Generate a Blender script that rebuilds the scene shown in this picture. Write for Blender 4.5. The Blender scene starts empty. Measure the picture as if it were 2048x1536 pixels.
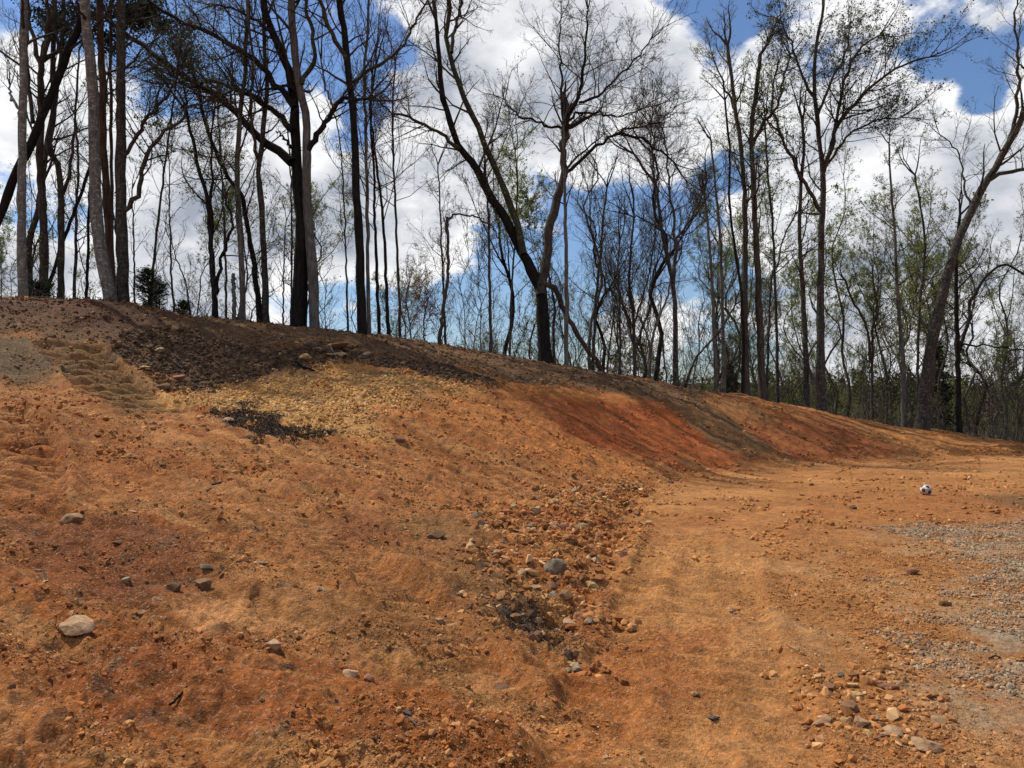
import bpy, math, random
import numpy as np
from mathutils import Vector, Matrix

random.seed(7)
rng = np.random.default_rng(11)
scene = bpy.context.scene
col = scene.collection

# ------------------------------------------------------------------ camera
F = 1539.0                      # focal length in pixels of the 2048 px wide photograph
EYE = 1.6
PITCH = math.radians(1.75)
cam_data = bpy.data.cameras.new('camera')
cam = bpy.data.objects.new('camera', cam_data)
col.objects.link(cam)
cam.location = (0, 0, EYE)
cam.rotation_euler = (math.radians(90) + PITCH, 0, 0)
cam_data.sensor_width = 36
cam_data.lens = F / 2048 * 36
cam_data.clip_start = 0.05
cam_data.clip_end = 6000
scene.camera = cam

# ------------------------------------------------------------------ light
SUN_EL, SUN_AZ = math.radians(56), math.radians(-58)      # azimuth from +Y towards +X
sd = Vector((math.sin(SUN_AZ) * math.cos(SUN_EL), math.cos(SUN_AZ) * math.cos(SUN_EL), math.sin(SUN_EL)))
sun_data = bpy.data.lights.new('sun', 'SUN')
sun = bpy.data.objects.new('sun', sun_data)
col.objects.link(sun)
sun.rotation_euler = sd.to_track_quat('Z', 'Y').to_euler()
sun_data.energy = 4.6
sun_data.angle = math.radians(0.6)
sun_data.color = (1.0, 0.93, 0.82)
scene.view_settings.view_transform = 'Standard'
scene.view_settings.look = 'None'
scene.view_settings.gamma = 1
scene.view_settings.use_curve_mapping = False
scene.view_settings.exposure = 0.08


class NT:
    """small node-tree helper"""
    def __init__(self, tree):
        self.t = tree
        tree.nodes.clear()

    def n(self, typ, ins=None, **kw):
        nd = self.t.nodes.new(typ)
        for k, v in kw.items():
            setattr(nd, k, v)
        if ins:
            for k, v in ins.items():
                s = nd.inputs[k]
                if hasattr(v, 'links') or isinstance(v, bpy.types.NodeSocket):
                    self.t.links.new(v, s)
                else:
                    s.default_value = v
        return nd

    def m(self, op, a, b=0.0, c=0.0, clamp=False):
        nd = self.n('ShaderNodeMath', {0: a, 1: b, 2: c}, operation=op)
        nd.use_clamp = clamp
        return nd.outputs[0]

    def mr(self, v, a, b, c=0.0, d=1.0, smooth=True):
        nd = self.n('ShaderNodeMapRange', {'Value': v, 'From Min': a, 'From Max': b, 'To Min': c, 'To Max': d})
        if smooth:
            nd.interpolation_type = 'SMOOTHSTEP'
        return nd.outputs[0]

    def mix(self, f, a, b, blend='MIX'):
        nd = self.n('ShaderNodeMix', data_type='RGBA', blend_type=blend)
        for k, v in ((0, f), (6, a), (7, b)):
            if isinstance(v, bpy.types.NodeSocket):
                self.t.links.new(v, nd.inputs[k])
            else:
                nd.inputs[k].default_value = v if k == 0 or len(v) == 4 else (*v, 1)
        return nd.outputs[2]

    def noise(self, vec, scale, detail=3, rough=0.5, dist=0.0):
        return self.n('ShaderNodeTexNoise', {'Vector': vec, 'Scale': scale, 'Detail': detail,
                                             'Roughness': rough, 'Distortion': dist}).outputs['Fac']


def px_dir(px, py):
    """unit-depth direction of a photograph pixel: x, z per metre of y"""
    cx = (px - 1024.0) / F
    cy = (768.0 - py) / F
    cp, sp = math.cos(PITCH), math.sin(PITCH)
    y = cp - cy * sp
    z = sp + cy * cp
    return cx / y, z / y


# ------------------------------------------------------------------ sky
world = bpy.data.worlds.new('World')
scene.world = world
world.use_nodes = True
w = NT(world.node_tree)
geo = w.n('ShaderNodeTexCoord').outputs['Generated']
sky = w.n('ShaderNodeTexSky', sky_type='NISHITA')
sky.sun_disc = False
sky.sun_elevation = SUN_EL
sky.sun_rotation = SUN_AZ
sky.altitude = 300
sky.air_density = 1.3
sky.dust_density = 0.4
sky.ozone_density = 2.5
sep = w.n('ShaderNodeSeparateXYZ', {0: geo})
az = w.m('ARCTAN2', sep.outputs[0], sep.outputs[1])
el = w.m('ARCSINE', sep.outputs[2])
azel = w.n('ShaderNodeCombineXYZ', {0: az, 1: el, 2: 0.0}).outputs[0]
wn = w.n('ShaderNodeTexNoise', {'Vector': geo, 'Scale': 6.0, 'Detail': 3.0, 'Roughness': .6}).outputs['Color']
wn = w.n('ShaderNodeVectorMath', {0: wn, 1: (.5, .5, .5)}, operation='SUBTRACT').outputs[0]
wn = w.n('ShaderNodeVectorMath', {0: wn, 1: (.22, .18, 0)}, operation='MULTIPLY').outputs[0]
azel = w.n('ShaderNodeVectorMath', {0: azel, 1: wn}, operation='ADD').outputs[0]
nl = w.n('ShaderNodeVectorMath', {0: geo, 1: (1, 1, 1.7)}, operation='MULTIPLY').outputs[0]
low = w.noise(nl, 2.1, 2, 0.5)
bil = w.noise(nl, 5.5, 12, 0.60, 0.1)
bil2 = w.noise(w.n('ShaderNodeVectorMath', {0: nl, 1: (0.035, 0.0, -0.055)}, operation='ADD').outputs[0], 5.5, 8, 0.58, 0.1)
# cloud banks (+) and clear gaps (-) : x, y, radius x, radius y (photograph pixels turned into angles), weight
BANKS = [
    (1180, 130, 330, 220, 1.0), (980, 330, 200, 110, .8), (1330, 330, 160, 160, .7), (1400, 130, 60, 130, .7),
    (1700, 20, 240, 75, .9), (1560, 60, 150, 110, .6), (1890, 330, 230, 190, 1.1), (1700, 400, 220, 170, .7),
    (560, 420, 260, 170, 1.1), (780, 420, 160, 120, 1.0), (200, 330, 300, 260, 1.2), (60, 200, 120, 120, .6),
    (900, 180, 70, 150, .6), (1000, 560, 200, 60, .35), (1300, 640, 260, 60, .55), (1480, 520, 130, 90, .45),
    (1900, 600, 260, 110, .8), (300, 560, 300, 80, .5), (1620, 700, 260, 60, .5),
    (560, 120, 270, 160, -1.0), (330, 160, 120, 80, -.5), (760, 190, 100, 110, -.7), (130, 10, 220, 60, -.9), (1440, 60, 95, 130, -1.9), (1975, 125, 75, 50, -.9), (1960, 20, 120, 40, .5), (1340, 60, 60, 90, .5),
    (1410, 200, 60, 70, -.15), (1230, 430, 220, 130, -1.05), (1130, 550, 180, 70, -.5), (720, 560, 170, 60, -.9), (1400, 400, 80, 100, -.4),
    (1570, 300, 60, 90, -.5), (1840, 90, 60, 35, -.4), (1750, 490, 130, 30, -.5), (640, 610, 150, 30, -.3), (860, 610, 160, 40, -.3),
]
cov = w.m('MULTIPLY_ADD', low, 1.1, -0.44)
for (bx, by, rx, ry, wt) in BANKS:
    dx, dz = px_dir(bx, by)
    a0, e0 = math.atan(dx), math.atan(dz / math.hypot(1, dx))
    d = w.n('ShaderNodeVectorMath', {0: azel, 1: (a0, e0, 0)}, operation='SUBTRACT').outputs[0]
    d = w.n('ShaderNodeVectorMath', {0: d, 1: (F / rx, F / ry, 0)}, operation='MULTIPLY').outputs[0]
    ln = w.n('ShaderNodeVectorMath', {0: d}, operation='LENGTH').outputs[1]
    cov = w.m('ADD', cov, w.mr(ln, 0.1, 1.7, wt * .55, 0.0))
dens = w.m('MULTIPLY_ADD', bil, 3.6, -1.80)
dens = w.m('ADD', cov, dens)
alpha = w.mr(dens, 0.02, 0.42)
lit = w.m('SUBTRACT', bil2, bil)                                 # relief of the billows towards the sun
thick = w.mr(dens, 0.25, 1.0)
shade = w.m('ADD', w.m('MULTIPLY', thick, 0.52), w.m('MULTIPLY', lit, 3.6))
shade = w.m('ADD', shade, w.m('MULTIPLY_ADD', low, 1.0, -0.45))
shade = w.m('MINIMUM', w.m('MAXIMUM', shade, 0.0), 1.0)
ccol = w.mix(shade, (0.96, 0.96, 0.97), (0.36, 0.40, 0.48))
skyc = w.n('ShaderNodeVectorMath', {0: sky.outputs[0], 1: (0.076, 0.086, 0.106)}, operation='MULTIPLY').outputs[0]
fin = w.mix(alpha, skyc, ccol)
bg = w.n('ShaderNodeBackground', {'Color': fin, 'Strength': 1.0})
out = w.n('ShaderNodeOutputWorld', {0: bg.outputs[0]})
world.cycles.sampling_method = 'MANUAL'
world.cycles.sample_map_resolution = 512


# ------------------------------------------------------------------ numpy noise
def _hash(ix, iy, s):
    h = (ix.astype(np.int64) * 374761393 + iy.astype(np.int64) * 668265263 + s * 1442695041) & 0xFFFFFFFF
    h = ((h ^ (h >> 13)) * 1274126177) & 0xFFFFFFFF
    h = ((h ^ (h >> 16)) * 2246822519) & 0xFFFFFFFF
    return ((h ^ (h >> 15)) & 0xFFFFFF).astype(np.float64) / 0xFFFFFF


def vnoise(x, y, s=0):
    ix, iy = np.floor(x), np.floor(y)
    fx, fy = x - ix, y - iy
    out = 0
    ux, uy = fx * fx * fx * (fx * (fx * 6 - 15) + 10), fy * fy * fy * (fy * (fy * 6 - 15) + 10)
    for a in (0, 1):
        for b in (0, 1):
            an = _hash(ix + a, iy + b, s) * 2 * math.pi
            g = np.cos(an) * (fx - a) + np.sin(an) * (fy - b)
            out = out + g * (ux if a else 1 - ux) * (uy if b else 1 - uy)
    return out * 1.5


def fbm(x, y, s=0, octs=4, gain=0.5):
    v, a = 0, 1.0
    for o in range(octs):
        v = v + a * vnoise(x * 2 ** o + 17.3 * o, y * 2 ** o - 9.1 * o, s + o)
        a *= gain
    return v


def worley(x, y, s=0):
    """distance to the nearest feature point and that cell's random number"""
    ix, iy = np.floor(x), np.floor(y)
    best = np.full(x.shape, 9.0)
    rid = np.zeros(x.shape)
    for a in (-1, 0, 1):
        for b in (-1, 0, 1):
            cx, cy = ix + a, iy + b
            dx = cx + _hash(cx, cy, s) - x
            dy = cy + _hash(cx, cy, s + 5) - y
            d = dx * dx + dy * dy
            m = d < best
            best = np.where(m, d, best)
            rid = np.where(m, _hash(cx, cy, s + 9), rid)
    return np.sqrt(best), rid


def sst(x, a, b):
    t = np.clip((x - a) / (b - a), 0, 1)
    return t * t * (3 - 2 * t)


# ------------------------------------------------------------------ lie of the land
def P(px, py, Y):
    """a point of the ground: a pixel of the photograph and its distance"""
    dx, dz = px_dir(px, py)
    return (dx * Y, Y, EYE + dz * Y)


CTRL = [P(*a) for a in [
    # foot of the bank
    (1150, 1536, 3.35), (1180, 1180, 6.7), (1225, 1060, 10.0), (1290, 980, 14.9), (1450, 935, 20.4), (1700, 912, 25.2), (2048, 905, 27.2),
    # skyline
    (0, 603, 21.5), (150, 604, 22), (250, 608, 22.5), (300, 625, 23), (500, 650, 24), (620, 664, 24.5), (800, 682, 25.5), (960, 708, 26.5),
    (1080, 731, 27.5), (1200, 751, 28.5), (1350, 779, 30), (1500, 804, 31), (1650, 831, 31.5), (1750, 849, 31.5), (1850, 861, 31.5), (1950, 877, 31.3), (2048, 892, 31),
    # brow of the cut face
    (1300, 800, 23.5), (1140, 790, 21), (1000, 790, 19.2), (880, 800, 17), (760, 840, 14.2), (1420, 815, 25.5), (1560, 832, 27), (1700, 858, 28),
    (1250, 890, 18.6), (1400, 880, 22), (1100, 850, 17.8), (1550, 885, 24.6), (1750, 890, 27.0), (1900, 893, 28.5),
    # shelf of yellow soil and the dark step above it
    (560, 900, 11), (640, 850, 13.6), (500, 800, 17), (700, 760, 18.2), (400, 765, 18), (400, 700, 19.8), (540, 690, 20.5), (680, 745, 18.8), (680, 695, 20.3),
    (900, 740, 21.5), (900, 715, 24), (1050, 760, 22.6), (300, 740, 18), (230, 690, 18.8),
    # left slope
    (0, 1536, 2.5), (0, 1200, 3.95), (0, 1000, 6.0), (0, 900, 8.2), (0, 815, 11), (0, 750, 14), (0, 680, 17), (150, 700, 17), (150, 850, 10),
    (300, 1000, 7), (300, 1250, 4.15), (600, 1200, 4.95), (600, 1000, 8.5), (400, 900, 10), (900, 1000, 10.5), (900, 900, 13.6), (900, 1200, 5.75),
    (900, 1450, 3.6), (500, 1480, 2.95), (1150, 900, 16.6), (1050, 1000, 12.0),
]]
CTRL += [(x, y, 0.0) for x, y in [(1.5, 2.5), (3, 4), (4, 8), (3, 12), (6, 16), (8, 12), (9, 20), (14, 18), (14, 23), (20, 24), (22, 15), (12, 8),
                                   (5, 0), (12, 0), (1.2, 0.5), (1, -4), (3, -12), (12, -12), (30, 0), (30, 20), (28, 27), (36, 10)]]
CTRL += [(-1, 1, .35), (-3, 0, .8), (-8, 0, 1.9), (-6, 4, 1.55), (-15, 6, 3.1), (-20, 14, 4.3), (-24, 22, 5.0), (-20, 0, 3.5), (-3, -5, .8), (-10, -10, 2.0), (-28, -5, 4.0),
         (-34, 25, 5.0)]
CTRL += [(-16, 30, 4.0), (-8, 33, 3.2), (0, 36, 2.0), (8, 38, .8), (16, 39, -.6), (24, 37, -1.2), (34, 34, -1.0),
         (-30, 42, 2.5), (-12, 46, 0.4), (4, 48, -1.4), (20, 50, -3.2), (38, 46, -3.6)]
CTRL = np.array(CTRL)
_n = len(CTRL)
_d = np.linalg.norm(CTRL[:, None, :2] - CTRL[None, :, :2], axis=2)
_K = _d ** 2 * np.log(_d + 1e-9) + np.eye(_n) * 0.35
_Pm = np.hstack([np.ones((_n, 1)), CTRL[:, :2]])
_A = np.block([[_K, _Pm], [_Pm.T, np.zeros((3, 3))]])
_w = np.linalg.solve(_A, np.concatenate([CTRL[:, 2], np.zeros(3)]))


def far_h(x, y):
    return (-9.5 * sst(y, 34, 85) + 17.0 * sst(y, 95, 210) + 4 * sst(y, 210, 400) + 3.5 * sst(-x, 12, 40) * (1 - sst(y, 34, 80)) - 2.0 * sst(np.hypot(x, y), 60, 200) * (1 - sst(y, 34, 85))
            + 1.3 * vnoise(x / 40, y / 40, 3) * sst(np.hypot(x, y), 40, 90))


def hb(x, y):
    x = np.asarray(x, float)
    y = np.asarray(y, float)
    sh = x.shape
    x, y = x.ravel(), y.ravel()
    out = np.empty(x.size)
    for i in range(0, x.size, 60000):
        xs, ys = x[i:i + 60000], y[i:i + 60000]
        d2 = (xs[:, None] - CTRL[None, :, 0]) ** 2 + (ys[:, None] - CTRL[None, :, 1]) ** 2
        z = (0.5 * d2 * np.log(d2 + 1e-12)) @ _w[:_n] + _w[_n] + _w[_n + 1] * xs + _w[_n + 2] * ys
        out[i:i + 60000] = z
    bl = sst(np.hypot(x, y - 16), 26, 44)
    out = out * (1 - bl) + far_h(x, y) * bl
    return out.reshape(sh)


_Ys = np.exp(np.linspace(math.log(1.6), math.log(42), 700))


def hit(px, py):
    """where the line of sight through a pixel first meets the ground"""
    dx, dz = px_dir(px, py)
    h = hb(dx * _Ys, _Ys)
    g = EYE + dz * _Ys - h
    k = np.argmax(g < 0)
    if g[k] >= 0:
        k = int(np.argmin(g))
        Y = _Ys[k]
    elif k == 0:
        Y = _Ys[0]
    else:
        Y = _Ys[k - 1] + (_Ys[k] - _Ys[k - 1]) * g[k - 1] / (g[k - 1] - g[k])
    return dx * Y, Y


def poly_sd(x, y, pts):
    """signed distance to a polygon lying on the ground, positive inside"""
    n = len(pts)
    best = np.full(x.shape, 1e9)
    inside = np.zeros(x.shape, bool)
    for i in range(n):
        ax, ay = pts[i]
        bx, by = pts[(i + 1) % n]
        ex, ey = bx - ax, by - ay
        t = np.clip(((x - ax) * ex + (y - ay) * ey) / (ex * ex + ey * ey + 1e-12), 0, 1)
        best = np.minimum(best, (x - ax - t * ex) ** 2 + (y - ay - t * ey) ** 2)
        c = ((ay > y) != (by > y)) & (x < ex * (y - ay) / (ey if abs(ey) > 1e-9 else 1e-9) + ax)
        inside ^= c
    d = np.sqrt(best)
    return np.where(inside, d, -d)


def srgb(r, g, b, k=1.0):
    k *= .80
    f = lambda c: ((c / 255 + 0.055) / 1.055) ** 2.4 if c > 10 else c / 255 / 12.92
    return np.array([f(r) * k, f(g) * k, f(b) * k])


AREAS = {}


def area(name, pix):
    AREAS[name] = [hit(*p) for p in pix]


area('ridge', [(-200, 590), (0, 601), (250, 606), (300, 623), (500, 648), (620, 662), (800, 680), (960, 706), (1080, 729), (1200, 749), (1350, 777), (1480, 800),
               (1400, 803), (1300, 800), (1180, 785), (1080, 775), (1010, 772), (900, 735), (760, 715), (560, 700), (240, 690), (100, 690), (0, 672), (-200, 660)])
area('redtop', [(-200, 590), (0, 601), (250, 606), (380, 640), (300, 665), (120, 640), (0, 640), (-200, 640)])
area('topsoil', [(215, 690), (255, 660), (330, 655), (560, 700), (700, 700), (900, 742), (1010, 780), (985, 788), (900, 772), (760, 735), (640, 745), (560, 748), (420, 772), (330, 792), (290, 750), (230, 722)])
area('yellow', [(340, 795), (420, 772), (560, 750), (640, 748), (760, 738), (880, 770), (980, 792), (850, 798), (770, 830), (720, 880), (620, 880), (540, 850), (430, 830), (360, 822)])
area('orangestrip', [(900, 745), (1100, 783), (1290, 803), (1120, 800), (980, 792), (1005, 780)])
area('redface', [(1020, 795), (1160, 796), (1305, 800), (1390, 855), (1490, 920), (1330, 935), (1220, 905), (1100, 860)])
area('orangeface', [(780, 835), (900, 795), (1040, 792), (1180, 870), (1330, 950), (1280, 975), (1100, 930), (900, 880)])
area('road', [(1170, 1540), (1185, 1250), (1240, 1110), (1320, 1000), (1450, 950), (1700, 922), (2150, 910), (2150, 948), (1750, 960), (1620, 1010), (1560, 1120), (1570, 1300), (1600, 1540)])
area('olive', [(1310, 800), (1395, 803), (1470, 850), (1570, 912), (1480, 918), (1395, 860)])
area('red2', [(1470, 832), (1700, 855), (1820, 905), (1590, 918), (1500, 868)])
area('tanmound', [(1760, 858), (1900, 872), (2060, 897), (1900, 912), (1800, 895)])
area('leftgrey', [(-100, 665), (110, 690), (135, 765), (60, 775), (-100, 750)])
area('trackarea', [(90, 690), (200, 695), (330, 790), (370, 830), (240, 840), (160, 770)])
area('darkred', [(40, 1060), (240, 1050), (470, 1120), (420, 1200), (180, 1240), (30, 1190)])
area('darkred2', [(180, 1330), (430, 1330), (640, 1536), (120, 1536)])
area('darkred3', [(560, 1030), (760, 1040), (860, 1110), (700, 1130)])
area('pale', [(330, 1220), (470, 1215), (545, 1285), (420, 1290)])
area('gravel', [(1810, 1060), (2100, 1040), (2100, 1160), (1985, 1150), (1900, 1095)])
area('gravel2', [(1960, 1170), (2160, 1150), (2160, 1500), (1990, 1440), (1890, 1260)])
area('gravelhalo', [(1480, 1180), (1720, 1090), (2160, 1020), (2160, 1536), (1900, 1536), (1640, 1400), (1560, 1260)])
area('darkpatch', [(1960, 990), (2160, 985), (2160, 1025), (2000, 1022)])
area('greyband', [(640, 1060), (900, 1040), (1050, 1180), (1150, 1330), (1000, 1290), (820, 1150)])
area('greyband2', [(560, 1130), (760, 1150), (900, 1280), (1000, 1400), (760, 1330)])
area('debris', [(410, 840), (500, 830), (590, 862), (680, 876), (600, 892), (520, 888), (440, 858)])
area('debris2', [(990, 1225), (1060, 1215), (1130, 1260), (1110, 1290), (1050, 1275)])
area('debris3', [(470, 812), (520, 808), (520, 828), (480, 830)])
area('rubble', [(930, 1060), (1100, 990), (1290, 975), (1200, 1100), (1210, 1220), (1150, 1350), (1060, 1290), (960, 1150)])
area('yardred', [(1230, 1330), (1330, 1250), (1480, 1240), (1420, 1380), (1330, 1480), (1180, 1536), (1130, 1500)])
area('cobble', [(1580, 1330), (1800, 1290), (1900, 1420), (1820, 1500), (1600, 1480)])
TOE = np.array([hit(*p) for p in [(1150, 1530), (1165, 1350), (1180, 1200), (1225, 1060), (1290, 980), (1450, 935), (1700, 912), (2040, 905)]])


def dist_line(x, y, L):
    best = np.full(x.shape, 1e9)
    for i in range(len(L) - 1):
        ax, ay = L[i]
        ex, ey = L[i + 1][0] - ax, L[i + 1][1] - ay
        t = np.clip(((x - ax) * ex + (y - ay) * ey) / (ex * ex + ey * ey), 0, 1)
        best = np.minimum(best, (x - ax - t * ex) ** 2 + (y - ay - t * ey) ** 2)
    return np.sqrt(best)


def in_area(name, x, y, soft, warp, seed=0, off=0.0):
    wx = x + warp * fbm(x / (warp * 3 + .2), y / (warp * 3 + .2), 40 + seed, 3)
    wy = y + warp * fbm(x / (warp * 3 + .2) + 31, y / (warp * 3 + .2), 50 + seed, 3)
    return sst(poly_sd(wx, wy, AREAS[name]), -soft + off, soft + off)


TR1 = np.array([hit(*p) for p in [(128, 692), (170, 730), (215, 775), (262, 812), (330, 838)]])
TR2 = np.array([hit(*p) for p in [(-40, 820), (20, 870), (25, 930), (-10, 1010)]])
TR3 = np.array([hit(*p) for p in [(1255, 1536), (1290, 1400), (1330, 1290), (1350, 1150), (1370, 1060)]])
TR4 = np.array([hit(*p) for p in [(1500, 1536), (1450, 1330), (1430, 1200), (1440, 1100)]])


TR5 = np.array([hit(*p) for p in [(420, 900), (640, 1080), (860, 1260), (1080, 1500)]])


def track(x, y, L, width, pitch, amp, seed=0):
    """cleat marks pressed by a crawler track along a line"""
    best = np.full(x.shape, 1e9)
    s = np.zeros(x.shape)
    acc = 0
    for i in range(len(L) - 1):
        a, b = L[i], L[i + 1]
        e = b - a
        ln = np.hypot(*e)
        tr = ((x - a[0]) * e[0] + (y - a[1]) * e[1]) / ln ** 2
        t = np.clip(tr, 0, 1)
        d = np.hypot(x - a[0] - t * e[0], y - a[1] - t * e[1])
        m = d < best
        best = np.where(m, d, best)
        s = np.where(m, acc + t * ln, s)
        acc += ln
    m = sst(best, width * .5 + .05, width * .5 - .06) * sst(s, 0.0, .3) * sst(s, acc, acc - .3)
    ph = s / pitch + 0.22 * vnoise(x * 2.2, y * 2.2, seed)
    wv = np.abs((ph % 1) - .5) * 2
    breakup = 0.75 + .5 * vnoise(x * 3, y * 3, seed + 3)
    berm = sst(best, width * .5 - .08, width * .5 + .03) * sst(best, width * .5 + .22, width * .5 + .03) * sst(s, 0, .3) * sst(s, acc, acc - .3)
    return m * ((1 - (1 - wv) ** 1.5) ** 2 * amp * breakup - amp * .7) + berm * amp * .6, m


def detail(x, y):
    """fine relief: clods, ruts, streaks"""
    ys = sst(dist_yard(x, y), -.2, .5)                      # 1 on the flat yard
    bank = 1 - ys
    near_toe = np.exp(-(dist_line(x, y, TOE) / .55) ** 2)
    ts = in_area('topsoil', x, y, .3, .35, 1)
    rb = in_area('rubble', x, y, .25, .2, 2)
    ridge = in_area('ridge', x, y, .5, .4, 3)
    z = fbm(x / 1.9, y / 1.9, 1, 4) * (.022 * ys + .085 * bank)
    u, v = x * .92 - y * .39, x * .39 + y * .92
    z = z + (fbm(v / .17, u / 2.4, 6, 3, .6) * .030 - .05 * np.exp(-(vnoise(v / .9, u / 6.0, 7) / .07) ** 2)) * bank * (1 - ts)
    z = z + fbm(v / .42, u / 4.0, 5, 3) * .045 * bank * (1 - .7 * ts)
    z = z + fbm(x / .3, y / .3, 8, 4, .6) * (.009 * ys + .030 * bank + .06 * ts + .01 * rb + .01 * near_toe)
    lum = np.clip(.5 + fbm(x / 1.1, y / 1.1, 44, 3), .0, 1)
    for sz, h1, h2, sd_, th in ((.30, .0, .12, 60, .80), (.15, .06, .22, 64, .62), (.075, .16, .36, 70, .35), (.036, .26, .45, 76, .25)):
        wx = x + .15 * sz * vnoise(x / sz * 1.7, y / sz * 1.7, sd_ + 1)
        wy = y + .15 * sz * vnoise(x / sz * 1.7 + 9, y / sz * 1.7, sd_ + 2)
        w1, r1 = worley(wx / sz, wy / sz, sd_)
        rr_ = .30 + .22 * r1
        dome = np.sqrt(np.clip(rr_ ** 2 - w1 ** 2, 0, 1))
        z = z + dome * sz * (r1 > th) * (h1 * ys * (.4 + lum) + (h2 * bank + .25 * ts + .08 * rb + .12 * near_toe) * (.25 + lum))
    z = z + fbm(x / .05, y / .05, 15, 2) * (.003 * ys + .008 * bank)
    z = z + .04 * near_toe * fbm(x / .5, y / .5, 18, 2)
    z = z * (1 - .35 * in_area('road', x, y, .2, .2, 36))
    dbk = -dist_yard(x, y) + .15 * vnoise(x / .6, y / .6, 91)
    z = z + .075 * sst(dbk, 0, .5) - .025 * np.exp(-((dbk + .05) / .14) ** 2)
    for L, wd, pt, am, sd_ in ((TR1, 1.6, .38, .19, 1), (TR2, .9, .30, .14, 2), (TR3, .9, .26, .075, 3), (TR4, .8, .26, .06, 4), (TR5, .55, .2, .06, 5)):
        t, m = track(x, y, L, wd, pt, am, sd_)
        z = z * (1 - .78 * m) + t
    return z


_yard_line = TOE


def dist_yard(x, y):
    """signed distance to the foot of the bank, positive on the flat yard side"""
    L = np.vstack([[TOE[0][0] - .5, -30], [TOE[0][0] - .4, 1.0], TOE, [60, TOE[-1][1] + 3]])
    poly = [tuple(p) for p in L] + [(60, -30)]
    return poly_sd(x, y, poly)


# colours of the soils (measured as base colours)
SOIL = dict(
    yard=srgb(166, 111, 60), bank=srgb(160, 104, 56), ridge=srgb(98, 74, 52), redtop=srgb(84, 54, 38), topsoil=srgb(92, 70, 50),
    yellow=srgb(198, 148, 86), orangestrip=srgb(192, 122, 62), redface=srgb(162, 80, 34), olive=srgb(116, 86, 54), red2=srgb(146, 80, 40),
    tanmound=srgb(182, 120, 64), leftgrey=srgb(104, 84, 60), trackarea=srgb(134, 98, 58), darkred=srgb(116, 66, 34), darkred2=srgb(138, 76, 36), darkred3=srgb(130, 74, 38),
    pale=srgb(196, 138, 86), gravel=srgb(152, 134, 110), gravelhalo=srgb(162, 122, 80), darkpatch=srgb(104, 76, 48), greyband=srgb(134, 96, 56), greyband2=srgb(134, 92, 50),
    debris=srgb(66, 54, 46), yardred=srgb(156, 86, 36), clay=srgb(150, 84, 36), dust=srgb(192, 138, 84), forest=srgb(62, 50, 36), grass=srgb(70, 74, 38))


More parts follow.
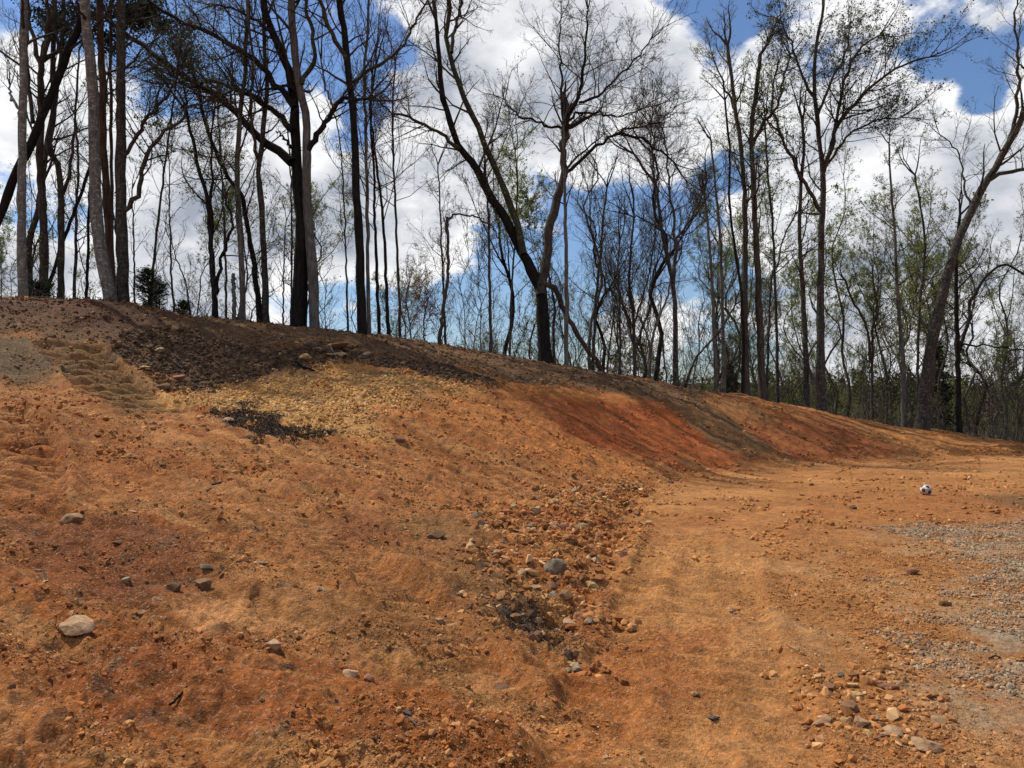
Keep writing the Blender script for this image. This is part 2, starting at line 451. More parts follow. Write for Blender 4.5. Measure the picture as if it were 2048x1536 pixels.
def soil_colour(x, y):
    n1 = fbm(x / 1.6, y / 1.6, 21, 4)
    n2 = fbm(x / .35, y / .35, 25, 3)
    n3 = fbm(x / 4.5, y / 4.5, 28, 3)
    ys = sst(dist_yard(x, y) + .25 * n1, -.1, .25)
    c = SOIL['bank'][None] * (1 - ys[:, None]) + SOIL['yard'][None] * ys[:, None]

    def lay(m, key):
        nonlocal c
        m = np.clip(m, 0, 1)[:, None]
        c = c * (1 - m) + SOIL[key][None] * m
    u, v = x * .92 - y * .39, x * .39 + y * .92
    st = fbm(v / .5, u / 5.0, 31, 4)
    st2 = fbm(v / .16, u / 2.2, 35, 4, .6) + .4 * st
    bank = 1 - ys
    lay(sst(st2, .05, .5) * bank * .35, 'clay')
    lay(sst(-st2, .15, .6) * bank * .40, 'dust')
    lay(sst(st, .05, .45) * bank * .55, 'clay')
    lay(sst(-st, .1, .5) * bank * .40, 'dust')
    lay(sst(n3 + .4 * n1, .1, .55) * .35, 'clay')
    lay(sst(-n3 + .4 * n1, .1, .6) * .30 * ys, 'dust')
    lay(in_area('greyband', x, y, .35, .4, 1) * .75, 'greyband')
    lay(in_area('greyband2', x, y, .35, .35, 2) * .6, 'greyband2')
    lay(in_area('darkred', x, y, .25, .3, 3) * .85, 'darkred')
    lay(in_area('darkred2', x, y, .25, .25, 4) * .8, 'darkred2')
    lay(in_area('darkred3', x, y, .5, .4, 5) * .75, 'darkred3')
    lay(in_area('road', x, y, .3, .3, 36) * (.20 + .5 * n1), 'dust')
    for L_, w_ in ((TR3, .7), (TR4, .7), (TR5, .5)):
        dl = dist_line(x, y, L_)
        lay(sst(dl + .1 * n2, w_ * .5 + .06, w_ * .5 - .1) * .2, 'dust')
    lay(in_area('yardred', x, y, .2, .25, 6) * .55, 'yardred')
    lay(in_area('pale', x, y, .08, .1, 7) * .8, 'pale')
    lay(in_area('trackarea', x, y, .4, .3, 8), 'trackarea')
    lay(in_area('leftgrey', x, y, .6, .4, 9), 'leftgrey')
    lay(in_area('yellow', x, y, .6, .7, 10), 'yellow')
    lay(in_area('orangeface', x, y, .5, .5, 33) * (.5 + .6 * st2), 'orangestrip')
    lay(in_area('orangeface', x, y, .5, .5, 34) * sst(-st2, .1, .5) * .6, 'clay')
    lay(in_area('redface', x, y, .45, .5, 12) * (.9 + .5 * st2), 'redface')
    lay(in_area('orangestrip', x, y, .2, .4, 11), 'orangestrip')
    lay(in_area('red2', x, y, .35, .5, 13) * (.9 + .5 * st2), 'red2')
    lay(in_area('olive', x, y, .2, .5, 14) * (.85 + .5 * st2), 'olive')
    lay(in_area('tanmound', x, y, .5, .5, 15), 'tanmound')
    rg = in_area('ridge', x, y, .45, .7, 16)
    lay(rg * .92, 'ridge')
    lay(rg * sst(n1 + n2 * .5, .25, .6) * .35, 'trackarea')
    lay(rg * sst(-n1 + n2 * .6, .15, .5) * .5, 'topsoil')
    lay(in_area('redtop', x, y, .6, .5, 17) * .8, 'redtop')
    lay(in_area('topsoil', x, y, .22, .5, 18), 'topsoil')
    lay(sst(n2 + n1 * .8, .35, .7) * in_area('yellow', x, y, .3, .4, 10) * .6, 'topsoil')
    lay(in_area('gravelhalo', x, y, .5, .6, 19) * .6 * sst(n2 + n1, -.3, .5), 'gravelhalo')
    lay(in_area('gravel', x, y, .8, .6, 20) * (.6 + .9 * n2), 'gravel')
    lay(in_area('gravel2', x, y, .45, .5, 21) * (.55 + .9 * n2), 'gravel')
    lay(in_area('darkpatch', x, y, .5, .5, 22) * .8, 'darkpatch')
    for a in ('debris', 'debris2', 'debris3'):
        lay(in_area(a, x, y, .1, .25, 23) * sst(n2, -.5, .0), 'debris')
    # dark crumbs scattered over the bank
    sc_ = fbm(x / .16 + 3, y / .16, 90, 4, .65) + .5 * fbm(x / .9, y / .9, 95, 2)
    lay(sst(sc_, .62, .85) * (1 - ys) * .6, 'topsoil')
    # woods floor beyond the cleared ridge
    r = np.hypot(x, y - 16)
    wood = sst(y + 1.2 * n1 - (ridge_y(x) + 1.8), 0, 1.5)
    lay(wood, 'forest')
    lay(sst(n3, .0, .5) * wood * .5, 'grass')
    n4 = fbm(x / .11, y / .11, 29, 3, .6)
    c = c * (1 + .18 * n2 + .10 * n1 + .22 * n4)[:, None]
    return np.clip(c, .004, 1)


_RX = np.array([P(*a)[0] for a in [(0, 603, 21.5), (250, 608, 22.5), (500, 650, 24), (800, 682, 25.5), (1080, 731, 27.5), (1350, 779, 30), (1650, 831, 31.5), (2048, 892, 31)]])
_RY = np.array([21.5, 22.5, 24, 25.5, 27.5, 30, 31.5, 31])


def ridge_y(x):
    return np.interp(x, _RX, _RY)


def height(x, y):
    x = np.asarray(x, float)
    y = np.asarray(y, float)
    return hb(x, y) + detail(x, y) * sst(np.hypot(x, y), 60, 40)


# ------------------------------------------------------------------ mesh helper
def mesh_from(name, V, faces, smooth=True):
    """V (n,3), faces: list of (m,k) index arrays"""
    me = bpy.data.meshes.new(name)
    V = np.asarray(V, np.float32)
    me.vertices.add(len(V))
    me.vertices.foreach_set('co', V.ravel())
    faces = [f for f in faces if len(f)]
    nl_ = sum(f.size for f in faces)
    nf = sum(len(f) for f in faces)
    me.loops.add(nl_)
    me.polygons.add(nf)
    me.loops.foreach_set('vertex_index', np.concatenate([f.ravel() for f in faces]).astype(np.int32))
    tot = np.concatenate([np.full(len(f), f.shape[1]) for f in faces])
    start = np.concatenate([[0], np.cumsum(tot)[:-1]]).astype(np.int32)
    me.polygons.foreach_set('loop_start', start)
    me.polygons.foreach_set('use_smooth', np.full(nf, smooth))
    me.update(calc_edges=True)
    return me


def link(name, me, mats, parent=None, **props):
    o = bpy.data.objects.new(name, me)
    col.objects.link(o)
    if me is not None and mats is not None:
        for m_ in (mats if isinstance(mats, (list, tuple)) else [mats]):
            if m_.name not in [q.name for q in me.materials if q]:
                me.materials.append(m_)
    if parent:
        o.parent = parent
    for k, v in props.items():
        if v is not None:
            o[k] = v
    return o


def empty(name, loc, label, cat, group=None):
    o = bpy.data.objects.new(name, None)
    o.empty_display_size = .3
    o.location = loc
    col.objects.link(o)
    o['label'] = label
    o['category'] = cat
    if group:
        o['group'] = group
    return o


def material(name):
    m_ = bpy.data.materials.new(name)
    m_.use_nodes = True
    return m_, NT(m_.node_tree)


# ------------------------------------------------------------------ ground
def soil_material():
    m_, t = material('soil')
    pos = t.n('ShaderNodeNewGeometry').outputs['Position']
    base = t.n('ShaderNodeVertexColor', layer_name='soil').outputs[0]
    # grains: small stones of many tints pressed into the clay
    wob = t.n('ShaderNodeTexNoise', {'Vector': pos, 'Scale': 60.0, 'Detail': 2.0}).outputs['Color']
    wob = t.n('ShaderNodeVectorMath', {0: wob, 1: (.028, .028, .028)}, operation='MULTIPLY').outputs[0]
    vpos = t.n('ShaderNodeVectorMath', {0: pos, 1: wob}, operation='ADD').outputs[0]
    v1 = t.n('ShaderNodeTexVoronoi', {'Vector': vpos, 'Scale': 42.0, 'Randomness': 1.0})
    sp = t.n('ShaderNodeSeparateColor', {0: v1.outputs['Color']})
    g1 = t.m('MULTIPLY', t.m('GREATER_THAN', sp.outputs[0], 0.80), t.m('LESS_THAN', v1.outputs['Distance'], 0.40))
    v2 = t.n('ShaderNodeTexVoronoi', {'Vector': vpos, 'Scale': 95.0, 'Randomness': 1.0})
    sp2 = t.n('ShaderNodeSeparateColor', {0: v2.outputs['Color']})
    g2 = t.m('MULTIPLY', t.m('GREATER_THAN', sp2.outputs[0], 0.80), t.m('LESS_THAN', v2.outputs['Distance'], 0.45))
    v3 = t.n('ShaderNodeTexVoronoi', {'Vector': pos, 'Scale': 15.0, 'Randomness': 1.0})
    sp3 = t.n('ShaderNodeSeparateColor', {0: v3.outputs['Color']})
    g3 = t.m('MULTIPLY', t.m('GREATER_THAN', sp3.outputs[0], 0.86), t.m('LESS_THAN', v3.outputs['Distance'], 0.36))
    n1 = t.noise(pos, 34, 6, .65)
    n2 = t.noise(pos, 7, 8, .72)
    lum = t.m('MULTIPLY_ADD', n1, 1.5, 0.25)
    lum = t.m('MULTIPLY', lum, t.m('MULTIPLY_ADD', n2, 1.5, .27))
    sc = t.n('ShaderNodeVectorMath', {0: base}, operation='SCALE')
    t.t.links.new(lum, sc.inputs['Scale'])
    c = sc.outputs[0]
    light = t.mix(.55, c, (.62, .42, .26))
    c2 = t.mix(t.m('MULTIPLY', g1, .35), c, light)
    c2 = t.mix(t.m('MULTIPLY', g2, .7), c2, t.mix(.40, c, (.64, .45, .30)))
    c2 = t.mix(t.m('MULTIPLY', g3, .0), c2, t.mix(.35, c, (.50, .30, .17)))
    dk = t.m('MULTIPLY', t.m('LESS_THAN', sp.outputs[1], 0.14), t.m('LESS_THAN', v1.outputs['Distance'], 0.45))
    c2 = t.mix(t.m('MULTIPLY', dk, .45), c2, (.05, .032, .022))
    hgt = t.m('ADD', t.m('MULTIPLY', n1, .012), t.m('MULTIPLY', t.m('SUBTRACT', .5, v1.outputs['Distance']), t.m('MULTIPLY', sp.outputs[2], .014)))
    hgt = t.m('ADD', hgt, t.m('MULTIPLY', t.m('SUBTRACT', .5, v3.outputs['Distance']), t.m('MULTIPLY', sp3.outputs[1], .022)))
    hgt = t.m('ADD', hgt, t.m('MULTIPLY', t.m('SUBTRACT', .5, v2.outputs['Distance']), .004))
    hgt = t.m('ADD', hgt, t.m('MULTIPLY', n2, .05))
    bmp = t.n('ShaderNodeBump', {'Height': hgt, 'Strength': 0.9, 'Distance': 1.0})
    b = t.n('ShaderNodeBsdfPrincipled', {'Base Color': c2, 'Roughness': .93, 'Normal': bmp.outputs[0]})
    b.inputs['Specular IOR Level'].default_value = .15
    t.n('ShaderNodeOutputMaterial', {0: b.outputs[0]})
    return m_


M_SOIL = soil_material()
NF, NC = 550, 50
fr = np.linspace(-45, 45, NF)
cr = np.linspace(45, 315, NC + 2)[1:-1]
ang = np.radians(np.concatenate([fr, cr]))
r_a = np.concatenate([np.exp(np.linspace(math.log(2.0), math.log(11.5), 360)), np.exp(np.linspace(math.log(11.5), math.log(24), 270))[1:],
                      np.exp(np.linspace(math.log(24), math.log(40), 80))[1:]])
r_b = np.exp(np.linspace(math.log(40), math.log(4000), 70))[1:]
rad = np.concatenate([[.5, 1.0, 1.4, 1.7], r_a, r_b])
A, R = np.meshgrid(ang, rad)
GX, GY = (np.sin(A) * R).ravel(), (np.cos(A) * R).ravel()
GX, GY = np.append(GX, 0.0), np.append(GY, 0.0)
GZ = height(GX, GY)
nA, nR = len(ang), len(rad)
i0 = np.arange(nR - 1)[:, None] * nA
j0 = np.arange(nA)[None, :]
j1 = (j0 + 1) % nA
quads = np.stack([i0 + j0, i0 + nA + j0, i0 + nA + j1, i0 + j1], -1).reshape(-1, 4)
cap = np.stack([np.full(nA, nA * nR), np.arange(nA), (np.arange(nA) + 1) % nA], -1)
gme = mesh_from('ground', np.stack([GX, GY, GZ], -1), [quads, cap])
cc = np.ones((len(GX), 4), np.float32)
cc[:, :3] = soil_colour(GX, GY)
at = gme.color_attributes.new('soil', 'FLOAT_COLOR', 'POINT')
at.data.foreach_set('color', cc.ravel())
link('ground', gme, M_SOIL, kind='structure')
_au = np.unwrap(ang)
_Zg, _Cg = GZ[:-1].reshape(nR, nA), cc[:-1, :3].reshape(nR, nA, 3)


def _cell(x, y):
    a = np.arctan2(x, y)
    a = np.where(a < _au[0], a + 2 * math.pi, a)
    r = np.clip(np.hypot(x, y), rad[0], rad[-1] * .999)
    j = np.clip(np.searchsorted(_au, a, side='right') - 1, 0, nA - 2)
    i = np.clip(np.searchsorted(rad, r, side='right') - 1, 0, nR - 2)
    return i, j, (r - rad[i]) / (rad[i + 1] - rad[i]), np.clip((a - _au[j]) / (_au[j + 1] - _au[j]), 0, 1)


def gz(x, y):
    """height of the finished ground"""
    i, j, u, v = _cell(np.asarray(x, float), np.asarray(y, float))
    return (_Zg[i, j] * (1 - u) + _Zg[i + 1, j] * u) * (1 - v) + (_Zg[i, j + 1] * (1 - u) + _Zg[i + 1, j + 1] * u) * v


def gcol(x, y):
    i, j, u, v = _cell(x, y)
    return _Cg[i, j]

# ------------------------------------------------------------------ trees
def norm(v):
    return v / (np.linalg.norm(v, axis=-1, keepdims=True) + 1e-12)


def frames(T):
    ref = np.where(np.abs(T[..., 2:3]) < .9, np.array([0, 0, 1.0]), np.array([1.0, 0, 0]))
    U = norm(np.cross(T, ref))
    return U, np.cross(T, U)


class Geo:
    def __init__(self):
        self.V, self.F, self.n = [], [], 0

    def tubes(self, Pn, Rn, sides):
        """Pn (N,K,3), Rn (N,K): N tubes of K rings"""
        N, K, _ = Pn.shape
        T = norm(np.gradient(Pn, axis=1))
        U, W = frames(norm(T.mean(1, keepdims=True)))
        U = norm(U - (U * T).sum(-1, keepdims=True) * T)
        W = np.cross(T, U)
        a = np.arange(sides) * 2 * math.pi / sides
        V = Pn[:, :, None, :] + Rn[:, :, None, None] * (np.cos(a)[None, None, :, None] * U[:, :, None, :] + np.sin(a)[None, None, :, None] * W[:, :, None, :])
        base = self.n + (np.arange(N) * K * sides)[:, None, None]
        k = (np.arange(K - 1) * sides)[None, :, None]
        s = np.arange(sides)[None, None, :]
        s1 = (s + 1) % sides
        f = np.stack([base + k + s, base + k + s1, base + k + sides + s1, base + k + sides + s], -1).reshape(-1, 4)
        self.V.append(V.reshape(-1, 3))
        self.F.append(f)
        self.n += N * K * sides

    def spikes(self, A_, M_, B_, R_):
        """bent three-sided twigs running to a point"""
        N = len(A_)
        T = norm(B_ - A_)
        U, W = frames(T)
        a = np.arange(3) * 2 * math.pi / 3
        ring = np.cos(a)[None, :, None] * U[:, None, :] + np.sin(a)[None, :, None] * W[:, None, :]
        v = np.concatenate([A_[:, None] + ring * R_[:, None, None], M_[:, None] + ring * R_[:, None, None] * .7, B_[:, None]], 1)
        b = self.n + np.arange(N)[:, None] * 7
        q = np.concatenate([b + np.array([[0, 1, 4, 3]]), b + np.array([[1, 2, 5, 4]]), b + np.array([[2, 0, 3, 5]])])
        t = np.concatenate([b + np.array([[3, 4, 6]]), b + np.array([[4, 5, 6]]), b + np.array([[5, 3, 6]])])
        self.V.append(v.reshape(-1, 3))
        self.F += [q, t]
        self.n += N * 7

    def thorns(self, A_, B_, R_):
        N = len(A_)
        T = norm(B_ - A_)
        U, W = frames(T)
        a = np.arange(3) * 2 * math.pi / 3
        ring = np.cos(a)[None, :, None] * U[:, None, :] + np.sin(a)[None, :, None] * W[:, None, :]
        v = np.concatenate([A_[:, None] + ring * R_[:, None, None], B_[:, None]], 1)
        b = self.n + np.arange(N)[:, None] * 4
        self.V.append(v.reshape(-1, 3))
        self.F += [b + np.array([[0, 1, 3]]), b + np.array([[1, 2, 3]]), b + np.array([[2, 0, 3]])]
        self.n += N * 4

    def leaves(self, C_, size, r_):
        """small folded leaves"""
        N = len(C_)
        d = norm(r_.normal(size=(N, 3)))
        U, W = frames(d)
        L = (size * r_.uniform(.6, 1.3, N))[:, None]
        v = np.stack([C_, C_ + d * L * .5 + U * L * .35, C_ + d * L, C_ + d * L * .5 - U * L * .35 + W * L * .12], 1)
        b = self.n + np.arange(N)[:, None] * 4
        self.V.append(v.reshape(-1, 3))
        self.F += [b + np.array([[0, 1, 2]]), b + np.array([[0, 2, 3]])]
        self.n += N * 4

    def mesh(self, name, smooth=True, origin=None):
        V = np.concatenate(self.V)
        if origin is not None:
            V = V - np.asarray(origin)
        return mesh_from(name, V, self.F, smooth)


def sample(Pn, Rn, idx, t):
    K = Pn.shape[1]
    f = t * (K - 1)
    i = np.minimum(f.astype(int), K - 2)
    u = (f - i)[:, None]
    a, b = Pn[idx, i], Pn[idx, i + 1]
    return a + (b - a) * u, Rn[idx, i] * (1 - u[:, 0]) + Rn[idx, i + 1] * u[:, 0], norm(b - a)


def grow(Pn, Rn, n, tmin, ang, lens, rr, K, wob, up, r_, tmax=.97, minr=.003, lean=None):
    """n children on each parent; lens = child length at the base of the parent as a number or (N,) array"""
    N = len(Pn)
    idx = np.repeat(np.arange(N), n)
    st = (np.tile(np.arange(n), N) + r_.uniform(0, 1, N * n)) / n
    t = tmin + (tmax - tmin) * st
    O, R0, T = sample(Pn, Rn, idx, t)
    U, W = frames(T)
    ph = r_.uniform(0, 2 * math.pi, N * n)[:, None]
    an = np.radians(ang) * r_.uniform(.6, 1.3, N * n)[:, None]
    D = np.cos(an) * T + np.sin(an) * (np.cos(ph) * U + np.sin(ph) * W)
    L = np.broadcast_to(lens, (N,))[idx] * (1.0 - .55 * st) * r_.uniform(.55, 1.25, N * n)
    Q = np.empty((N * n, K, 3))
    Q[:, 0] = O
    D = norm(D)
    for k in range(1, K):
        D = norm(D + wob * r_.normal(size=D.shape) + np.array([0, 0, up]))
        Q[:, k] = Q[:, k - 1] + D * (L / (K - 1))[:, None]
    R0 = np.maximum(R0 * rr * r_.uniform(.7, 1.15, N * n), minr)
    Rc = R0[:, None] * np.linspace(1, .22, K)[None]
    return Q, np.maximum(Rc, minr * .5), L


def smooth_line(pts, rad_, K, jit=0.0, r_=None):
    pts = np.asarray(pts, float)
    s = np.concatenate([[0], np.cumsum(np.linalg.norm(np.diff(pts, axis=0), axis=1))])
    u = np.linspace(0, s[-1], K)
    Pd = np.vstack([2 * pts[0] - pts[1], pts, 2 * pts[-1] - pts[-2]])
    i = np.clip(np.searchsorted(s, u, side='right') - 1, 0, len(pts) - 2)
    t = ((u - s[i]) / (s[i + 1] - s[i] + 1e-9))[:, None]
    p0, p1, p2, p3 = Pd[i], Pd[i + 1], Pd[i + 2], Pd[i + 3]
    q = .5 * ((2 * p1) + (-p0 + p2) * t + (2 * p0 - 5 * p1 + 4 * p2 - p3) * t ** 2 + (-p0 + 3 * p1 - 3 * p2 + p3) * t ** 3)
    if jit:
        q[1:-1] += r_.normal(size=(K - 2, 3)) * jit
    return q, np.interp(u, s, rad_)


def bark(name, dark, light, scale=1.0, spots=None):
    m_, t = material(name)
    pos = t.n('ShaderNodeNewGeometry').outputs['Position']
    st = t.n('ShaderNodeVectorMath', {0: pos, 1: (1, 1, .13)}, operation='MULTIPLY').outputs[0]
    n1 = t.noise(st, 26 * scale, 5, .65)
    n2 = t.noise(pos, 2.3, 4, .6)
    c = t.mix(t.mr(n1, .35, .68), dark, light)
    c = t.mix(t.mr(n2, .42, .72, 0, .45), c, tuple(x * .55 for x in dark))
    if spots:
        n3 = t.noise(t.n('ShaderNodeVectorMath', {0: pos, 1: (1, 1, 1.8)}, operation='MULTIPLY').outputs[0], 7, 5, .7)
        c = t.mix(t.mr(n3, .53, .62, 0, .8), c, spots)
    bmp = t.n('ShaderNodeBump', {'Height': n1, 'Strength': .7, 'Distance': .02})
    b = t.n('ShaderNodeBsdfPrincipled', {'Base Color': c, 'Roughness': .9, 'Normal': bmp.outputs[0]})
    b.inputs['Specular IOR Level'].default_value = .1
    t.n('ShaderNodeOutputMaterial', {0: b.outputs[0]})
    return m_


def leafmat(name, c1, c2, trans=.45):
    m_, t = material(name)
    pos = t.n('ShaderNodeNewGeometry').outputs['Position']
    c = t.mix(t.mr(t.noise(pos, 1.7, 3), .35, .65), c1, c2)
    d = t.n('ShaderNodeBsdfDiffuse', {'Color': c})
    tr = t.n('ShaderNodeBsdfTranslucent', {'Color': c})
    mx = t.n('ShaderNodeMixShader', {0: trans, 1: d.outputs[0], 2: tr.outputs[0]})
    t.n('ShaderNodeOutputMaterial', {0: mx.outputs[0]})
    return m_


BK = dict(dark=bark('dark_bark', (.028, .024, .020), (.085, .074, .063), spots=(.13, .125, .105)),
          black=bark('black_bark', (.010, .009, .008), (.028, .024, .021)),  # nearly black bark, the darkest of the set
          grey=bark('grey_bark', (.07, .064, .056), (.18, .168, .148)),
          mottled=bark('mottled_bark', (.10, .09, .078), (.22, .205, .18), spots=(.36, .35, .31)),
          brown=bark('brown_bark', (.036, .030, .024), (.105, .088, .072)),
          pine=bark('pine_bark', (.05, .03, .02), (.13, .075, .045), .6),
          moss=bark('mossy_bark', (.03, .028, .018), (.075, .068, .046), spots=(.10, .12, .035)))
TWIG = dict(dark=bark('twig_dark', (.035, .028, .024), (.07, .056, .046)),
            grey=bark('twig_grey', (.075, .062, .052), (.14, .12, .10)),
            red=bark('twig_reddish', (.06, .032, .028), (.12, .06, .05)))
LF = dict(green=leafmat('spring_leaf', (.15, .19, .045), (.24, .26, .075)),
          olive=leafmat('olive_leaf', (.075, .085, .022), (.12, .125, .035)),
          dark=leafmat('bud_dark', (.035, .045, .02), (.06, .07, .03)),
          red=leafmat('red_bud', (.14, .05, .045), (.20, .08, .06)),
          needle=leafmat('needle', (.012, .026, .012), (.028, .05, .02), .2),
          cedar=leafmat('cedar_leaf', (.03, .05, .022), (.07, .095, .035), .25),
          lime=leafmat('lime_leaf', (.14, .17, .03), (.20, .23, .05)))


def at_depth(px, py, Y):
    dx, dz = px_dir(px, py)
    return np.array([dx * Y, Y, EYE + dz * Y])


def crown_from(g, gl, lines, r_, n1=14, n2=6, n3=5, len1=3.2, tmin=.35, up=.10, leaf=0, leafsize=.06, ang1=52, wob=.16, n4=4, minr=.0032, ends=True):
    """branches of three orders and twigs growing from trunk and limb lines"""
    for (Pn, Rn, tm, k, L1) in lines:
        nn = max(2, int(round(n1 * k)))
        Q1, R1, l1 = grow(Pn[None], Rn[None], nn, tm, ang1, L1, .42, 7, wob, up, r_, minr=.012)
        if ends:      # the leader runs on into fine branches
            d = norm((Pn[-1] - Pn[-3])[None])
            E = np.empty((3, 7, 3))
            E[:, 0] = Pn[-1]
            D = norm(d + r_.normal(size=(3, 3)) * .35)
            for q in range(1, 7):
                D = norm(D + r_.normal(size=(3, 3)) * wob + np.array([0, 0, up]))
                E[:, q] = E[:, q - 1] + D * L1 * .11
            Q1 = np.concatenate([Q1, E])
            R1 = np.concatenate([R1, np.maximum(Rn[-1] * np.linspace(.9, .2, 7)[None].repeat(3, 0), .006)])
            l1 = np.concatenate([l1, np.full(3, L1 * .7)])
        g.tubes(Q1, R1, 4)
        Q2, R2, l2 = grow(Q1, R1, n2 + 1, .22, 46, l1 * .50, .50, 5, wob * 1.2, up * .8, r_, minr=.0065)
        g.tubes(Q2[:, [0, 2, 4]], R2[:, [0, 2, 4]], 3)
        Q2, R2 = Q2[:, [0, 2, 4]], R2[:, [0, 2, 4]]
        Q3, R3, l3 = grow(Q2, R2, n3, .18, 44, l2 * .52, .55, 3, wob * 1.2, up * .8, r_, minr=minr * 1.25)
        g.spikes(Q3[:, 0], Q3[:, 1], Q3[:, 2], R3[:, 0])
        tips = [Q3[:, 2], Q3[:, 1], Q2[:, -1]]
        if n4:
            Q4, R4, l4 = grow(Q3, R3, n4, .25, 42, np.maximum(l3 * .55, .16), .7, 3, wob, up, r_, minr=minr)
            g.thorns(Q4[:, 0], Q4[:, 2], R4[:, 0])
            tips += [Q4[:, 2], Q4[:, 1]]
        if leaf:
            tp = np.concatenate(tips)
            c = tp[r_.integers(0, len(tp), int(leaf * len(tp) * .45))].repeat(2, 0)
            gl.leaves(c + r_.normal(size=c.shape) * .035, leafsize, r_)


def hero(seed, label, Y, trunk, wpx, bk='dark', tw='dark', limbs=(), name='bare_tree', group=None, leaf=0, lf='dark', leafsize=.06,
         top=None, tmin=.45, n1=12, len1=3.0, n2=6, n3=4, n4=3, up=.10, limbk=.8, cat='tree', ang1=52, wob=.16, ybend=.6, flare=1.35, limb_len=None, ends=True):
    """a tree drawn from its own course: trunk and limbs are lines of points standing at distance Y"""
    r_ = np.random.default_rng(seed)
    sc = Y / F
    x0, y0 = trunk[0]
    base = at_depth(x0, y0, Y)
    gz = float(hb(base[0], Y))
    pts = [np.array([base[0], Y, gz - .25])]
    if base[2] > gz + .15:
        pts.append(base)
    wv = 0
    for (a, b) in trunk[1:]:
        wv += r_.normal() * .15 * ybend
        pts.append(at_depth(a, b, Y + wv))
    if top:                     # part of the stem above the picture
        pts.append(at_depth(top[0], top[1], Y + wv + r_.normal() * .3))
    pts = np.array(pts)
    s = np.concatenate([[0], np.cumsum(np.linalg.norm(np.diff(pts, axis=0), axis=1))])
    s /= s[-1]
    w0, w1 = wpx[0] * sc * .46, wpx[1] * sc * .46
    rad_ = w0 + (w1 - w0) * s ** .85
    K = 34
    tp, tr = smooth_line(pts, rad_, K, .012, r_)
    hgt = np.linspace(0, 1, K)
    tr = tr * (1 + (flare - 1) * np.exp(-hgt * 34)) * (1 + .05 * r_.normal(size=K))
    root = (float(pts[0][0]), float(Y), gz)
    e = empty(name, root, label, cat, group)
    g = Geo()
    g.tubes(tp[None], tr[None], 10)
    link('trunk', g.mesh('trunk', origin=root), BK[bk], e)
    L1 = len1
    lines = [(tp, tr, tmin, 1.0, L1)]
    for lb in limbs:
        lp = lb['p']
        dy = r_.uniform(-.45, .45) * 1.0
        q = []
        tot = 0
        for i, (a, b) in enumerate(lp):
            if i:
                tot += math.hypot(a - lp[i - 1][0], b - lp[i - 1][1]) * sc
            q.append(at_depth(a, b, Y + wv * .5 * 0 + np.interp(b, [trunk[-1][1], trunk[0][1]], [wv, 0]) * (1 if i == 0 else 1) + dy * tot * (0 if i == 0 else 1)))
        q = np.array(q)
        k = min(20, 6 + len(lp) * 2)
        qs, rs = smooth_line(q, np.linspace(lb['w'][0] * sc / 2, lb['w'][1] * sc / 2, len(q)), k, .035, r_)
        rs = rs * (1 + .06 * r_.normal(size=k))
        g = Geo()
        g.tubes(qs[None], rs[None], 8)
        link('limb', g.mesh('limb', origin=root), BK[lb.get('bk', bk)], e, label=lb.get('label'))
        if lb.get('k', 1):
            lines.append((qs, rs, lb.get('tmin', .3), limbk * lb.get('k', 1), (limb_len or L1) * lb.get('len', .8)))
    g, gl = Geo(), Geo()
    crown_from(g, gl, lines, r_, n1=n1, n2=n2, n3=n3, n4=n4, up=up, leaf=leaf, leafsize=leafsize, ang1=ang1, wob=wob, ends=ends)
    link('crown', g.mesh('crown', origin=root), TWIG[tw], e)
    if leaf:
        link('foliage', gl.mesh('foliage', False, origin=root), LF[lf], e)
    return e


# --- left group on top of the bank
hero(1, 'pale mottled trunk standing straight at the far left, the one the black leaning trunk crosses', 23.5, [(46, 598), (43, 456), (46, 228), (48, 0)], (20, 13), 'mottled', 'dark', name='pale_tree', top=(52, -330), tmin=.5,
     limbs=[dict(p=[(44, 235), (30, 205), (19, 185), (20, 172)], w=(7, 3), k=.2)])
hero(2, 'black leaning trunk rising to the right across the far left corner of the trees', 25, [(-70, 596), (-40, 520), (0, 433), (27, 356), (59, 296), (91, 219), (123, 137), (155, 59), (172, 0)], (21, 14), 'black', name='leaning_tree',
     top=(200, -260), tmin=.55, n1=10)
hero(3, 'dark double forked trunk just right of the pale mottled far left trunk', 25.5, [(87, 596), (87, 456), (80, 319), (82, 228), (82, 123)], (20, 13), 'brown', name='forked_tree', tmin=.5, n1=10,
     limbs=[dict(p=[(82, 125), (92, 90), (96, 40), (98, -20), (104, -160)], w=(10, 4)), dict(p=[(82, 128), (68, 90), (60, 40), (52, -20), (40, -150)], w=(10, 4)),
            dict(p=[(66, 245), (60, 190), (52, 120), (56, 0)], w=(9, 5), k=.5)])
hero(4, 'crooked thin trunk leaning between the two leftmost upright trunks', 26.5, [(59, 598), (57, 501), (73, 433), (82, 380), (92, 300), (110, 200), (124, 100), (128, 0)], (15, 7), 'dark', name='crooked_tree', top=(136, -120), tmin=.4)
hero(5, 'slim brown trunk with a bend at mid height, second left of the thick mottled trunk', 26, [(121, 598), (123, 456), (119, 342), (98, 296), (107, 228), (105, 137), (110, 0)], (15, 9), 'brown', name='crooked_tree', top=(112, -220), tmin=.4,
     limbs=[dict(p=[(121, 400), (140, 340), (150, 250), (158, 130), (172, 60)], w=(7, 3))])
hero(6, 'thin dark trunk slanting right towards the thick pale mottled trunk', 26.8, [(92, 598), (98, 575), (123, 492), (150, 420), (176, 347), (196, 270), (214, 190)], (10, 5), 'black', name='slanting_tree', tmin=.4, n1=8, len1=2.2)
hero(7, 'thick pale mottled trunk leaning slightly left, beside the thick dark grey trunk on the bank', 24, [(221, 602), (207, 524), (194, 433), (189, 319), (185, 182), (173, 46), (170, 0)], (28, 17), 'mottled', 'dark', name='pale_tree', top=(160, -330), tmin=.6)
